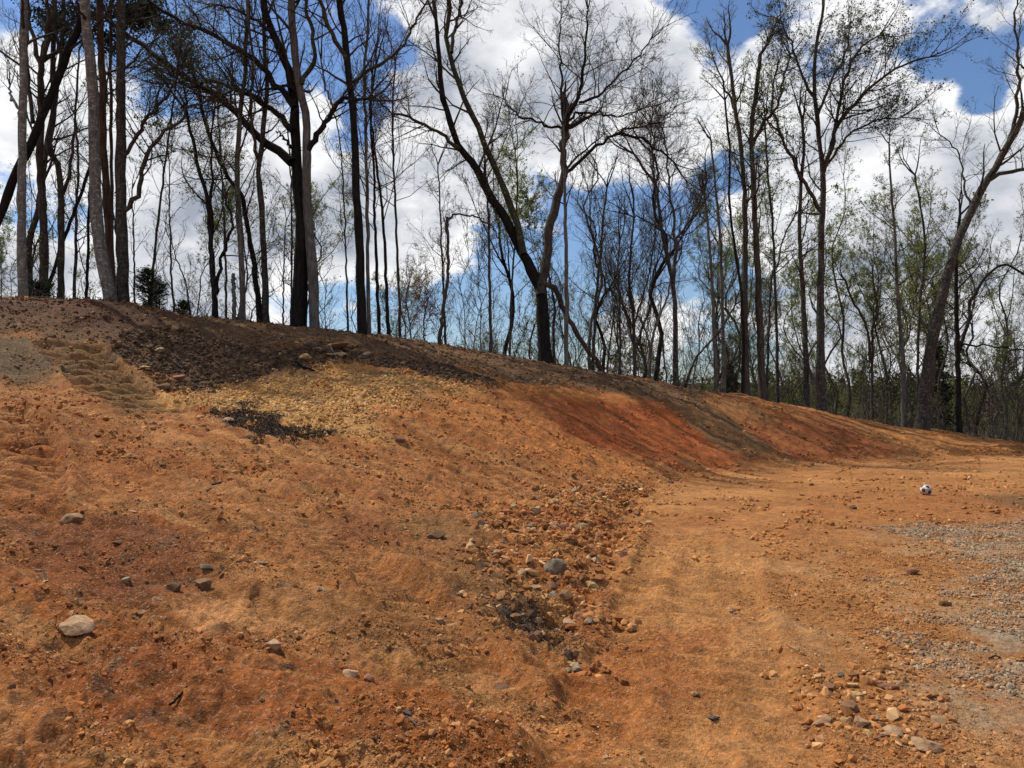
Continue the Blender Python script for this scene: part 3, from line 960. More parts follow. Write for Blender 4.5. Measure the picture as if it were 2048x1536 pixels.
hero(8, 'reddish dark pine trunk half hidden behind the thick pale mottled trunk', 26, [(226, 602), (223, 547), (214, 410), (207, 274), (203, 137), (199, 0)], (17, 12), 'pine', name='pine_tree', top=(196, -260), tmin=.55, n1=8)
hero(9, 'thick dark grey trunk with two curved limbs reaching right, next to the mottled trunk', 24.3, [(246, 604), (242, 410), (242, 228), (242, 0)], (26, 14), 'dark', name='limbed_tree', top=(244, -300), tmin=.5, leaf=.12, lf='dark', leafsize=.06,
     limbs=[dict(p=[(245, 424), (264, 405), (278, 378), (287, 330), (300, 296), (330, 262), (360, 240), (388, 214), (420, 196)], w=(11, 4), k=1.6, tmin=.25, len=.9),
            dict(p=[(246, 312), (274, 274), (296, 237), (328, 200), (352, 160)], w=(9, 4), k=1.4, tmin=.2, len=.9),
            dict(p=[(240, 500), (228, 440), (215, 400), (200, 360)], w=(5, 2), k=.5)])
hero(10, 'thin sapling trunk between the bent slim trunk and the thick mottled trunk', 27, [(173, 607), (176, 500), (178, 410), (184, 300)], (8, 4), 'black', name='thin_tree', tmin=.3, n1=9, len1=2.0)
hero(11, 'very thin wavering trunk left of the thick mottled trunk, behind the slanting one', 28, [(148, 607), (152, 500), (153, 410), (157, 319), (150, 230)], (8, 4), 'dark', name='thin_tree', tmin=.3, n1=9, len1=2.0)
hero(12, 'lone thin sapling standing in the open gap right of the cedar bush', 26, [(349, 628), (342, 540), (340, 456), (338, 319)], (5.5, 2), 'dark', name='sapling', tmin=.2, n1=12, len1=1.9, n4=0, n2=4)
hero(13, 'curved thin sapling leaning left in the gap before the forked dark trees', 25.5, [(383, 636), (372, 570), (352, 515), (345, 490)], (4.5, 2), 'dark', name='sapling', tmin=.2, n1=6, len1=1.2, n4=0, n2=4)
hero(14, 'thin sapling right beside the thick dark grey trunk above the cedar bush', 27, [(269, 612), (267, 456), (264, 380)], (5, 2.5), 'dark', name='sapling', tmin=.25, n1=10, len1=1.8, n4=0)
hero(15, 'slim dark tree forking low into a crooked right arm, left of the broken grey snag', 24.5, [(430, 640), (429, 590), (424, 520), (420, 456), (413, 388), (397, 337), (388, 296), (372, 220)], (14, 6), 'black', name='forked_tree', tmin=.4, n1=11, leaf=.15, lf='green',
     limbs=[dict(p=[(430, 590), (440, 540), (450, 500), (460, 470), (466, 458), (463, 440), (452, 400)], w=(8, 4), k=.8), dict(p=[(423, 470), (424, 400), (421, 340), (425, 250)], w=(7, 3), k=.8)])
hero(16, 'straight grey trunk with a slight kink standing directly right of the broken snag', 24.5, [(486, 648), (483, 524), (476, 410), (474, 342), (479, 251), (488, 160), (492, 91)], (13, 8), 'grey', name='grey_tree', top=(500, -60), tmin=.42, leaf=.1, lf='green')
hero(17, 'dark slim trunk curving up to the left between the snag and the huge black trunk', 25, [(522, 651), (514, 578), (505, 506), (490, 424), (483, 388), (460, 360), (438, 319), (410, 246), (395, 170)], (14, 6), 'black', name='curved_tree', tmin=.4, leaf=.15, lf='green')
hero(18, 'dark straight trunk left of the huge black trunk, splitting in two near its middle', 25, [(532, 652), (529, 530), (522, 409), (518, 337), (524, 289), (534, 169), (529, 87)], (15, 7), 'dark', name='forked_tree', top=(522, -80), tmin=.45,
     limbs=[dict(p=[(518, 340), (508, 280), (503, 225), (505, 140), (498, 40)], w=(8, 4))])
# broken snag beside it
hero(19, 'broken grey snag without a crown, a jagged stub left of the straight grey trunk', 24, [(470, 646), (468, 600), (467, 548)], (10, 8), 'grey', name='snag', tmin=.8, n1=2, len1=.3, n2=2, n3=2, n4=0, cat='tree stump', ends=False)
hero(20, 'huge black trunk with long limbs spreading to the upper left', 24.5, [(596, 660), (604, 482), (599, 400), (594, 337), (590, 241), (588, 193), (582, 155), (563, 106), (543, 58), (527, 0)], (35, 10), 'black', name='big_spreading_tree',
     top=(505, -150), tmin=.5, n1=14, len1=3.4, limbk=1.3, leaf=.03, lf='olive',
     limbs=[dict(p=[(583, 325), (548, 294), (524, 279), (500, 255), (456, 205), (401, 173), (337, 128), (274, 82), (210, 36), (165, -10)], w=(18, 8), k=1.6, tmin=.15, len=1.0),
            dict(p=[(586, 262), (570, 240), (553, 226), (519, 202), (479, 182), (433, 164), (380, 172), (340, 150)], w=(14, 5), k=1.4, tmin=.2),
            dict(p=[(588, 215), (577, 200), (558, 173), (529, 140), (500, 111), (456, 87), (410, 64), (365, 46), (319, 14), (280, -10)], w=(13, 6), k=1.5, tmin=.2),
            dict(p=[(582, 180), (566, 172), (539, 180), (508, 182), (480, 178)], w=(7, 3), k=.6),
            dict(p=[(560, 100), (535, 60), (510, 40), (470, 20), (430, 10)], w=(8, 4)),
            dict(p=[(583, 296), (570, 275), (552, 262)], w=(6, 3), k=0)])
hero(21, 'tall grey brown trunk pressed against the right side of the huge black trunk', 24.2, [(630, 663), (624, 530), (616, 434), (613, 337), (613, 241), (599, 169), (589, 96), (583, 0)], (23, 12), 'grey', name='tall_tree', top=(580, -330), tmin=.62, n1=13,
     limbs=[dict(p=[(616, 302), (635, 270), (659, 236), (673, 207), (690, 195), (712, 198), (735, 198)], w=(13, 6), k=1.2, bk='black'), dict(p=[(604, 168), (620, 140), (630, 106), (620, 48), (613, 0), (616, -100)], w=(10, 6), bk='moss'),
            dict(p=[(668, 214), (655, 190), (648, 160), (642, 120)], w=(5, 3), k=.7)])
hero(22, 'tall black trunk with a mossy limb rising right, left of the slim grey one', 24.6, [(724, 674), (719, 482), (712, 361), (705, 217), (697, 144), (688, 58), (678, 0)], (20, 12), 'black', name='tall_tree', top=(665, -250), tmin=.5, leaf=.05, lf='red', n1=14,
     limbs=[dict(p=[(695, 130), (669, 77), (649, 29), (638, -20), (630, -140)], w=(10, 6), bk='moss'), dict(p=[(706, 165), (731, 144), (765, 125), (789, 106), (813, 77), (830, 40), (850, 10)], w=(8, 4), bk='moss', k=1.3)])
hero(23, 'slim grey trunk touching the right side of the tall black trunk', 25, [(738, 675), (736, 530), (734, 385), (731, 241), (729, 144), (735, 60)], (9.5, 5), 'grey', name='slim_tree', top=(740, -40), tmin=.35, n1=15, up=.2, ang1=38)
hero(24, 'slim dark trunk, left one of the matching pair right of the slim grey trunk', 25.5, [(759, 678), (753, 530), (750, 434), (748, 337), (742, 250), (745, 150)], (8, 4), 'black', name='slim_tree', tmin=.4, n1=12, len1=2.6)
hero(25, 'slim dark trunk bending left higher up, right one of the pair beside the grey trunk', 25.5, [(777, 678), (770, 506), (760, 385), (748, 289), (741, 217), (752, 130)], (8.5, 4), 'black', name='slim_tree', tmin=.4, n1=14, len1=3.0)
hero(26, 'needle thin straight sapling midway between the grey brown trunk and the tall black trunk', 26, [(697, 672), (693, 560), (690, 458), (683, 313), (673, 241)], (5, 2.5), 'dark', name='sapling', tmin=.3, n1=12, len1=2.2, n4=0)
hero(27, 'thin trunk glimpsed just left of the foot of the huge black trunk', 27, [(583, 656), (583, 480), (582, 360), (575, 260)], (5, 3), 'dark', name='thin_tree', tmin=.4, n1=8, len1=2.0)
hero(28, 'thin faint sapling left of the huge trunk, between it and the splitting trunk', 28, [(566, 656), (569, 482), (573, 440)], (4.5, 2.2), 'dark', name='sapling', tmin=.25, n1=10, len1=1.6, n4=0)
hero(29, 'snapped crooked trunk with a broken reddish top and one branch bent to the right', 26.5, [(877, 690), (885, 626), (895, 554), (896, 482), (894, 434)], (9, 6), 'brown', name='snapped_tree', tmin=.5, n1=5, len1=1.2, ends=False,
     limbs=[dict(p=[(895, 438), (905, 427), (933, 429), (955, 436), (985, 455), (1000, 480)], w=(5, 2.5), k=.9, len=.5)])
hero(30, 'thin tree rising beside the snapped crooked trunk, its fine crown above the break', 27, [(891, 694), (888, 602), (883, 482), (880, 409), (876, 330)], (6, 3), 'dark', 'red', name='thin_tree', tmin=.35, n1=14, len1=2.2, leaf=.12, lf='red', leafsize=.045)
hero(31, 'slender brown tree with budding twigs midway between the snapped trunk and the big forked tree', 27, [(982, 710), (979, 530), (977, 434), (972, 361), (968, 300)], (8, 4), 'brown', name='slender_tree', tmin=.35, n1=13, len1=2.4, leaf=.2, lf='green')
# the big tree with two leaning stems
hero(32, 'big dark tree with two leaning stems and a broken limb propped on its right', 27, [(1091, 732), (1083, 599), (1070, 556), (1047, 510), (1026, 469), (1005, 427), (982, 395), (953, 337), (919, 294), (900, 241), (885, 193), (880, 135)], (31, 8), 'black', 'dark', name='twin_stem_tree',
     top=(872, 40), tmin=.5, n1=11, len1=3.0, limbk=1.25, up=.06, leaf=.03, lf='olive',
     limbs=[dict(p=[(1047, 508), (1040, 470), (1026, 427), (1000, 365), (982, 313), (958, 260), (934, 207), (909, 144), (893, 85), (897, 20), (890, -80)], w=(15, 8), bk='moss', k=1.2, tmin=.45),
            dict(p=[(903, 105), (908, 60), (918, 20), (930, -40)], w=(8, 5), bk='moss'),
            dict(p=[(919, 296), (885, 270), (847, 250), (813, 231), (780, 222), (750, 195)], w=(8, 3), bk='moss', k=1.3),
            dict(p=[(1082, 590), (1088, 547), (1094, 484), (1107, 427), (1122, 375), (1128, 338), (1125, 292), (1130, 255)], w=(20, 13), k=.35, bk='brown', tmin=.6),
            dict(p=[(1129, 262), (1146, 219), (1161, 172), (1167, 130), (1172, 78), (1176, 20)], w=(9, 3), k=1.5, tmin=.15, len=1.0),
            dict(p=[(1158, 205), (1180, 200), (1208, 182), (1240, 151), (1271, 120), (1300, 80)], w=(6, 2.5), k=1.5, tmin=.15, len=.95),
            dict(p=[(1128, 262), (1122, 198), (1124, 150), (1118, 90), (1124, 30)], w=(7, 2.5), k=1.5, tmin=.15, len=.95),
            dict(p=[(1129, 255), (1150, 225), (1195, 225), (1235, 232), (1290, 215)], w=(6, 2.5), k=1.4, tmin=.2, len=.8),
            dict(p=[(1130, 346), (1146, 335), (1167, 312), (1208, 281), (1240, 268), (1281, 278), (1312, 297), (1345, 322)], w=(8, 3), k=1.5, tmin=.3, len=.85),
            dict(p=[(1235, 268), (1255, 258), (1292, 252), (1323, 240), (1350, 215)], w=(5, 2), k=1.2, len=.8),
            dict(p=[(1127, 258), (1094, 250), (1062, 240), (1031, 224), (1010, 200)], w=(6, 2.5), k=1.4, tmin=.2, len=.9),
            dict(p=[(1078, 566), (1104, 573), (1120, 604), (1151, 661), (1182, 708), (1212, 753)], w=(13, 9), k=0, label='broken limb hanging down to the ground', bk='brown')])
hero(33, 'smooth pale grey trunk standing dead straight in front of the broken propped limb', 26.5, [(1133, 739), (1133, 573), (1131, 469), (1129, 365), (1126, 250)], (11, 6), 'grey', name='grey_tree', tmin=.62, n1=8, len1=2.0)
hero(34, 'thin twisted trunk close to the right of the big twin stem trunk', 27.6, [(1109, 735), (1107, 651), (1110, 615), (1100, 560), (1090, 500)], (8, 4), 'dark', name='twisted_tree', tmin=.4, n1=6, len1=1.4)
hero(35, 'slim dark tree just right of the propped broken limb', 29, [(1185, 748), (1190, 625), (1200, 521), (1206, 443), (1211, 406), (1214, 375)], (8, 4), 'dark', name='slim_tree', tmin=.35, n1=15, len1=2.6)
hero(36, 'narrow many branched tree left of centre in the row right of the propped limb', 30, [(1240, 755), (1240, 625), (1236, 540), (1240, 480)], (6.5, 3), 'dark', name='narrow_tree', tmin=.15, n1=18, len1=3.2, up=.25, ang1=36)
hero(37, 'bushy upswept tree with several rising stems, right of the narrow one', 30, [(1271, 762), (1266, 625), (1258, 560), (1262, 500), (1268, 430)], (9, 4), 'brown', name='bushy_tree', tmin=.15, n1=18, len1=3.0, up=.25, ang1=36,
     limbs=[dict(p=[(1268, 690), (1250, 620), (1225, 560), (1205, 500)], w=(5, 2)), dict(p=[(1268, 660), (1285, 600), (1300, 540), (1312, 470)], w=(5, 2))])
hero(38, 'forked grey tree opening in a wide V, left of the tall two crowned tree', 30.5, [(1298, 768), (1302, 700), (1312, 650), (1333, 599), (1345, 540)], (8, 3.5), 'grey', name='forked_tree', tmin=.3, n1=12, len1=2.4, up=.2,
     limbs=[dict(p=[(1302, 705), (1290, 660), (1275, 630), (1262, 580)], w=(5, 2))])
hero(39, 'tall dark tree right of centre, wide rounded crown, trunk forking in a V', 29.5, [(1352, 771), (1349, 599), (1336, 520), (1323, 458), (1312, 375), (1292, 344), (1268, 308)], (13, 5), 'dark', name='tall_tree', tmin=.45, n1=12, len1=2.8, limbk=1.2,
     limbs=[dict(p=[(1347, 590), (1350, 520), (1354, 480), (1359, 469), (1385, 432), (1402, 395), (1412, 350)], w=(8, 3.5), k=1.3, tmin=.35), dict(p=[(1351, 500), (1345, 430), (1338, 365), (1334, 310), (1325, 260)], w=(6, 3), k=1.3, tmin=.3),
            dict(p=[(1322, 460), (1308, 452), (1286, 437), (1258, 430)], w=(5, 3), k=.3), dict(p=[(1315, 390), (1305, 340), (1308, 290), (1300, 250)], w=(5, 2.5), k=1.3)])
hero(40, 'thin trunk slanting up right across the foot of the grey pair', 30, [(1364, 776), (1388, 724), (1417, 687), (1445, 655), (1470, 610)], (6, 3.5), 'dark', name='slanting_tree', tmin=.5, n1=6, len1=1.6, flare=1.1)
hero(41, 'grey topless trunk, left one of the grey pair, snapped off above the middle', 31, [(1432, 792), (1427, 625), (1417, 469), (1409, 388)], (9.5, 5), 'grey', name='snapped_tree', tmin=.5, n1=7, len1=1.5)
hero(42, 'straight grey trunk, right one of the grey pair, with a spindly top', 31, [(1448, 792), (1445, 625), (1440, 469), (1430, 365), (1422, 280)], (10, 4), 'grey', name='grey_tree', tmin=.5, n1=12, len1=2.0)
hero(43, 'dark bent trunk on the left edge of the tight cluster right of the grey pair', 31, [(1486, 802), (1484, 599), (1469, 495), (1458, 391), (1459, 300), (1450, 200)], (8, 4), 'black', name='bent_tree', tmin=.45, n1=11, len1=2.2)
hero(44, 'brown trunk in the middle of the tight cluster, fuller budding top leaning left', 31, [(1494, 804), (1490, 625), (1490, 417), (1484, 312), (1471, 219), (1462, 150), (1455, 90)], (15, 7), 'brown', name='cluster_tree', tmin=.5, n1=14, len1=2.6, leaf=.25, lf='green',
     limbs=[dict(p=[(1472, 225), (1455, 190), (1440, 150), (1425, 110)], w=(5, 2.5), k=1.2)])
hero(45, 'thick brown trunk on the right side of the tight cluster, greenish leaves above', 31, [(1527, 808), (1521, 689), (1515, 539), (1509, 419), (1503, 269), (1512, 190)], (17, 8), 'brown', name='cluster_tree', tmin=.45, n1=16, len1=2.8, leaf=.35, lf='green', top=(1520, 110),
     limbs=[dict(p=[(1505, 290), (1525, 250), (1550, 220), (1565, 160), (1580, 110)], w=(8, 3), k=1.2)])
hero(46, 'thin branching tree right behind the thick brown cluster trunk', 33, [(1533, 800), (1542, 569), (1555, 530), (1566, 480), (1590, 430)], (6, 3), 'dark', name='thin_tree', tmin=.4, n1=10, len1=2.2, leaf=.1, lf='dark')
hero(47, 'medium dark trunk standing left of the largest right hand tree', 31.5, [(1614, 822), (1611, 689), (1605, 569), (1599, 479), (1601, 389), (1608, 299), (1604, 240)], (12.5, 6), 'dark', name='medium_tree', tmin=.4, n1=14, len1=2.7, leaf=.2, lf='dark')
hero(48, 'tallest right hand tree, straight dark trunk under a broad budding crown', 31, [(1642, 826), (1641, 659), (1642, 479), (1647, 371), (1641, 299), (1635, 240), (1629, 180), (1632, 90), (1644, 30)], (20, 5), 'dark', name='broad_crowned_tree', top=(1650, -40), tmin=.42, n1=15, len1=3.2,
     leaf=.35, lf='dark', leafsize=.075, limbk=1.3, up=.07,
     limbs=[dict(p=[(1647, 345), (1659, 311), (1680, 240), (1722, 192), (1763, 156), (1811, 126), (1860, 114)], w=(10, 3), k=1.6, tmin=.25, len=.9), dict(p=[(1644, 425), (1614, 371), (1584, 317), (1560, 269), (1546, 210), (1550, 150)], w=(9, 3.5), k=1.4, tmin=.3),
            dict(p=[(1647, 340), (1665, 315), (1698, 269), (1751, 240), (1800, 235)], w=(6, 2.5), k=1.4), dict(p=[(1655, 320), (1672, 240), (1690, 160), (1720, 100), (1760, 70)], w=(7, 2.5), k=1.4),
            dict(p=[(1634, 235), (1655, 180), (1690, 110), (1700, 50)], w=(6, 2.5), k=1.2), dict(p=[(1633, 200), (1600, 140), (1580, 80), (1560, 40)], w=(6, 2.5), k=1.3)])
hero(49, 'light grey slender tree standing alone right of the tallest one, thin feathery top', 31.8, [(1808, 858), (1805, 719), (1796, 599), (1790, 479), (1781, 359), (1778, 287)], (12, 3.5), 'grey', name='slender_tree', tmin=.45, n1=18, len1=2.1, leaf=.25, lf='dark', ang1=60, up=.06)
hero(50, 'small dark tree with yellow green leaves, forking above the slope crest', 33, [(1745, 842), (1742, 719), (1730, 647), (1704, 599), (1690, 560)], (8, 4), 'dark', name='leafing_tree', tmin=.35, n1=12, len1=2.2, leaf=.5, lf='lime', leafsize=.06,
     limbs=[dict(p=[(1744, 730), (1748, 660), (1752, 600), (1745, 550)], w=(6, 2.5), k=1.5)])
hero(51, 'massive dark tree leaning far to the right out of the picture', 31, [(1843, 862), (1859, 719), (1883, 599), (1913, 491), (1955, 395), (1991, 335), (2021, 281), (2048, 228), (2080, 150)], (29, 8), 'dark', name='leaning_tree', top=(2110, 40), tmin=.55, n1=11, len1=3.0,
     leaf=.06, lf='dark', flare=1.15,
     limbs=[dict(p=[(1975, 362), (2009, 347), (2048, 338), (2100, 330), (2160, 300)], w=(9, 5), k=1.2), dict(p=[(2018, 290), (2030, 240), (2036, 198), (2039, 120), (2030, 50), (2035, 10)], w=(8, 3), k=1.6, tmin=.2, len=.9),
            dict(p=[(1945, 410), (1930, 380), (1925, 330), (1905, 290), (1880, 270)], w=(5, 2), k=1.2, len=.9)])
hero(52, 'dark trunk just right of the massive leaning one, with a limb sweeping right', 31.5, [(1919, 880), (1916, 719), (1913, 629), (1913, 509), (1920, 430)], (13, 6), 'black', name='swept_limb_tree', tmin=.4, n1=12, len1=2.6, leaf=.05, lf='dark',
     limbs=[dict(p=[(1920, 700), (1935, 640), (1943, 599), (1973, 551), (2010, 530), (2048, 545), (2090, 580)], w=(7, 4), k=1.2), dict(p=[(1920, 690), (1960, 690), (2000, 695), (2060, 700)], w=(4, 2.5), k=.6)])
hero(53, 'thin whitish sapling leaning before the dark woods at the right edge', 31.6, [(1921, 876), (1916, 800), (1905, 740), (1900, 690)], (4, 2), 'mottled', name='pale_sapling', tmin=.4, n1=8, len1=1.2, n4=0)
hero(54, 'thin brown sapling at the far right edge above the tan crest', 31.4, [(2033, 893), (2035, 760), (2030, 700)], (4.5, 2.5), 'brown', name='sapling', tmin=.4, n1=9, len1=1.6, n4=0)


# --- evergreens and bushes
def evergreen(name, label, base, Y, h, wid, lf, seed, dens=1.0, trunk_r=.06, round_=False, leafsize=.11, cat='tree', bare=.05, droop=-.15, levels=26):
    r_ = np.random.default_rng(seed)
    x = at_depth(base[0], base[1], Y)
    gz = float(hb(x[0], Y)) if base[2] is None else base[2]
    root = (float(x[0]), float(Y), gz)
    e = empty(name, root, label, cat)
    tp = np.stack([np.full(14, 0.0) + r_.normal(size=14) * .02, r_.normal(size=14) * .02, np.linspace(-.2, h, 14)], -1)
    tr = np.linspace(trunk_r, .012, 14)
    g = Geo()
    g.tubes(tp[None], tr[None], 7)
    link('trunk', g.mesh('trunk'), BK['pine'], e)
    g, gl = Geo(), Geo()
    n = int(levels * 6 * dens)
    t = bare + (1 - bare) * r_.uniform(0, 1, n) ** .9
    O = np.stack([np.zeros(n), np.zeros(n), t * h], -1)
    prof = np.sin(np.clip((t - bare) / (1 - bare), 0, 1) * math.pi) ** .6 if round_ else (1 - (t - bare) / (1 - bare)) ** .75
    L = wid * (prof * r_.uniform(.6, 1.1, n) + .06)
    ph = r_.uniform(0, 2 * math.pi, n)
    D = norm(np.stack([np.cos(ph), np.sin(ph), np.full(n, .35 if round_ else droop) + r_.normal(size=n) * .15], -1))
    Q = np.empty((n, 4, 3))
    Q[:, 0] = O
    for k in range(1, 4):
        D = norm(D + r_.normal(size=D.shape) * .1 + np.array([0, 0, .06]))
        Q[:, k] = Q[:, k - 1] + D * (L / 3)[:, None]
    Rr = np.maximum(np.linspace(.018, .005, 4)[None] * np.ones((n, 1)), .004)
    g.tubes(Q, Rr, 3)
    Q2, R2, l2 = grow(Q, Rr, 7, .25, 45, L * .45, .7, 3, .12, 0, r_, minr=.004)
    g.spikes(Q2[:, 0], Q2[:, 1], Q2[:, 2], R2[:, 0])
    cs = []
    for _ in range(5):
        u = r_.uniform(.1, 1.05, len(Q2))[:, None]
        cs.append(Q2[:, 0] + (Q2[:, 2] - Q2[:, 0]) * u)
    c = np.concatenate(cs)
    gl.leaves(c + r_.normal(size=c.shape) * .04, leafsize, r_)
    link('crown', g.mesh('crown'), TWIG['dark'], e)
    link('foliage', gl.mesh('foliage', False), LF[lf], e)
    return e


evergreen('cedar_bush', 'round dark green cedar bush on the bank crest right of the thick dark grey trunk', (297, 626, None), 23.8, 1.30, .52, 'cedar', 101, .8, .035, True, .05, 'bush')
evergreen('leafy_bush', 'pale fuzzy bush touching the right side of the cedar bush', (318, 628, None), 24.6, 1.05, .42, 'olive', 102, .35, .02, True, .04, 'bush')
evergreen('leafy_bush', 'low green bush on the crest left of the curved sapling', (368, 634, None), 25, .55, .4, 'cedar', 103, .35, .02, True, .045, 'bush')
evergreen('conifer_tree', 'dark conifer half hidden behind the massive leaning tree', (1872, 740, -4.0), 46, 9.6, 1.9, 'needle', 104, 1.2, .12, False, .2)
evergreen('conifer_tree', 'small dark conifer between the grey pair and the tight cluster of trunks', (1462, 790, -3.0), 44, 7.0, 1.4, 'needle', 105, .9, .1, False, .17)
evergreen('low_evergreen', 'low dark evergreen sprig around the feet of the two leftmost trunks', (75, 600, None), 24.2, .7, .6, 'needle', 106, .35, .02, True, .06, 'bush')


def leaf_cloud(e, centre, rx, ry, rz, n, size, lf, seed):
    r_ = np.random.default_rng(seed)
    p = r_.normal(size=(n, 3)) * np.array([rx, ry, rz]) * .45
    k = r_.normal(size=(40, 3)) * np.array([rx, ry, rz]) * .5
    j = r_.integers(0, 40, n)
    p = np.where(r_.uniform(size=(n, 1)) < .75, k[j] + r_.normal(size=(n, 3)) * np.array([rx, ry, rz]) * .13, p)
    gl = Geo()
    gl.leaves(p + np.asarray(centre) - np.array(e.location), size, r_)
    link('foliage', gl.mesh('foliage', False), LF[lf], e)


# young-leaved and pine crowns seen behind the big limbs, upper left
e = hero(60, 'tree with an olive green leafy crown behind the long limbs at the upper left', 30, [(300, 615), (312, 480), (330, 330), (350, 180), (362, 90)], (7, 3), 'dark', name='leafing_tree', tmin=.5, n1=26, len1=3.6, leaf=1.1, lf='olive', leafsize=.085, n4=3)
leaf_cloud(e, at_depth(330, 110, 30), 2.2, 1.6, 1.5, 2600, .085, 'olive', 5)
leaf_cloud(e, at_depth(400, 100, 30), 1.8, 1.6, 1.3, 1700, .085, 'olive', 6)
e = hero(61, 'pine with dark needle tufts showing between the tops of the left trunks', 29, [(226, 612), (224, 450), (222, 250), (221, 100)], (8, 6), 'pine', name='pine_tree', top=(222, -60), tmin=.6, n1=12, len1=3.0, n2=4, n3=3, n4=0)
for i, (a, b, rx, rz, n) in enumerate([(285, 25, 1.3, .35, 1500), (300, 50, 1.1, .25, 1200), (255, 15, 1.0, .5, 1300), (160, 25, 1.0, .5, 1300), (120, 60, .8, .4, 900), (215, 70, .9, .3, 900), (222, 100, .5, .2, 400), (100, 30, .9, .3, 700)]):
    leaf_cloud(e, at_depth(a, b, 29 + i * .15), rx, .8, rz, n, .12, 'needle', 20 + i)
e = hero(62, 'hazy light green young tree between the leaning stems and the smooth grey trunk', 31, [(1020, 722), (1022, 600), (1030, 480), (1035, 380), (1030, 300)], (6, 3), 'dark', name='leafing_tree', tmin=.45, n1=22, len1=2.6, leaf=.8, lf='green', leafsize=.07)
e = hero(63, 'green leafed tree behind the tight cluster of trunks, crown left of the tallest tree', 34, [(1556, 815), (1552, 620), (1545, 450), (1535, 330), (1530, 240)], (8, 4), 'dark', name='leafing_tree', tmin=.45, n1=24, len1=3.0, leaf=.7, lf='green', leafsize=.08)
leaf_cloud(e, at_depth(1495, 255, 34), 1.3, 1.2, 1.6, 1300, .09, 'green', 40)
e = hero(64, 'sparse greenish crown behind the light grey slender tree', 36, [(1835, 850), (1838, 640), (1850, 500), (1842, 420), (1830, 350)], (7, 4), 'dark', name='leafing_tree', tmin=.4, n1=22, len1=3.0, leaf=.45, lf='green', leafsize=.08)
e = hero(65, 'budding green crown between the forked slim tree and the snag', 29, [(452, 640), (450, 500), (445, 380), (440, 300), (436, 230)], (6, 3), 'dark', name='leafing_tree', tmin=.4, n1=20, len1=2.2, leaf=.6, lf='green', leafsize=.065)
e = hero(66, 'tree with reddish buds whose crown fills the gap right of the mossy limb', 29, [(800, 690), (797, 560), (790, 400), (785, 250), (790, 120)], (7, 3.5), 'dark', 'red', name='budding_tree', tmin=.5, n1=26, len1=3.2, leaf=.18, lf='red', leafsize=.06)
e = hero(67, 'low red budded shrub tree on the crest between the slim pair and the snapped trunk', 27.5, [(822, 688), (820, 650), (812, 600), (818, 570)], (4, 2), 'dark', 'red', name='budding_tree', tmin=.15, n1=16, len1=1.6, leaf=.3, lf='red', leafsize=.05, n4=2)
e = hero(68, 'low red budded shrub tree just left of the snapped crooked trunk', 28, [(850, 695), (848, 640), (856, 600), (850, 585)], (4, 2), 'dark', 'red', name='budding_tree', tmin=.15, n1=14, len1=1.5, leaf=.3, lf='red', leafsize=.05, n4=2)


# --- trees of the woods behind the ridge: a few kinds, each repeated
def wild(seed, h, r0, kind):
    r_ = np.random.default_rng(seed)
    pts = [np.array([0, 0, -.4])]
    for k in range(1, 9):
        pts.append(np.array([r_.normal() * .12 * k ** .8, r_.normal() * .12 * k ** .8, h * k / 8]))
    r0 *= .78
    tp, tr = smooth_line(pts, np.linspace(r0, r0 * .16, 9), 18)
    g = Geo()
    g.tubes(tp[None], tr[None], 7)
    lines = []
    if kind in ('fork', 'spread'):
        n = 4 if kind == 'spread' else 2
        Q, R_, L = grow(tp[None], tr[None], n, .35 if kind == 'spread' else .5, 30, h * .5, .62, 9, .07, .12, r_, tmax=.7)
        g.tubes(Q, R_, 6)
        lines = [(Q[i], R_[i], .25, .7, h * .16) for i in range(n)]
    parts = [('trunk', g.mesh('trunk'), BK[('dark', 'brown', 'grey', 'black')[seed % 4]])]
    g, gl = Geo(), Geo()
    tm = .30 if kind != 'tall' else .5
    leaf = {3: .6, 5: .45, 1: .3}.get(seed % 7, 0)
    crown_from(g, gl, [(tp, tr, tm, 1.0, h * .19)] + lines, r_, n1=16, n2=6, n3=4, n4=3, leaf=leaf, leafsize=.10, up=.13, minr=.0045)
    parts.append(('crown', g.mesh('crown'), TWIG[('dark', 'grey', 'dark')[seed % 3]]))
    if leaf:
        parts.append(('foliage', gl.mesh('foliage', False), LF['green']))
    return parts


KINDS = [wild(201, 17, .15, 'tall'), wild(202, 15, .13, 'fork'), wild(203, 14, .16, 'spread'), wild(204, 18, .18, 'fork'), wild(205, 12, .10, 'tall'), wild(206, 16, .17, 'spread'), wild(208, 11, .085, 'fork'), wild(213, 13, .11, 'tall')]
KLAB = ['slender straight bare tree in the woods behind the ridge', 'forked bare tree in the woods behind the ridge', 'spreading bare tree in the woods behind the ridge', 'tall forked tree in the woods behind the ridge',
        'short slim bare tree in the woods behind the ridge', 'thick trunked spreading bare tree in the woods behind the ridge', 'small forked bare tree in the woods behind the ridge', 'slim bare tree with ascending twigs in the woods behind the ridge']


KGRP = [k.replace(' in the woods behind the ridge', '').replace('tree', 'trees') + ' of the woods behind the ridge' for k in KLAB]


def plant(kind, x, y, rot, s):
    z = float(hb(x, y)) - .1
    name = 'background_tree'
    e_ = empty(name, (x, y, z), KLAB[kind], 'tree', KGRP[kind])
    e_.rotation_euler = (rr.normal() * .03, rr.normal() * .03, rot)
    e_.scale = (s, s, s)
    for (nm, me, mt) in KINDS[kind]:
        link(nm, me, mt, e_)


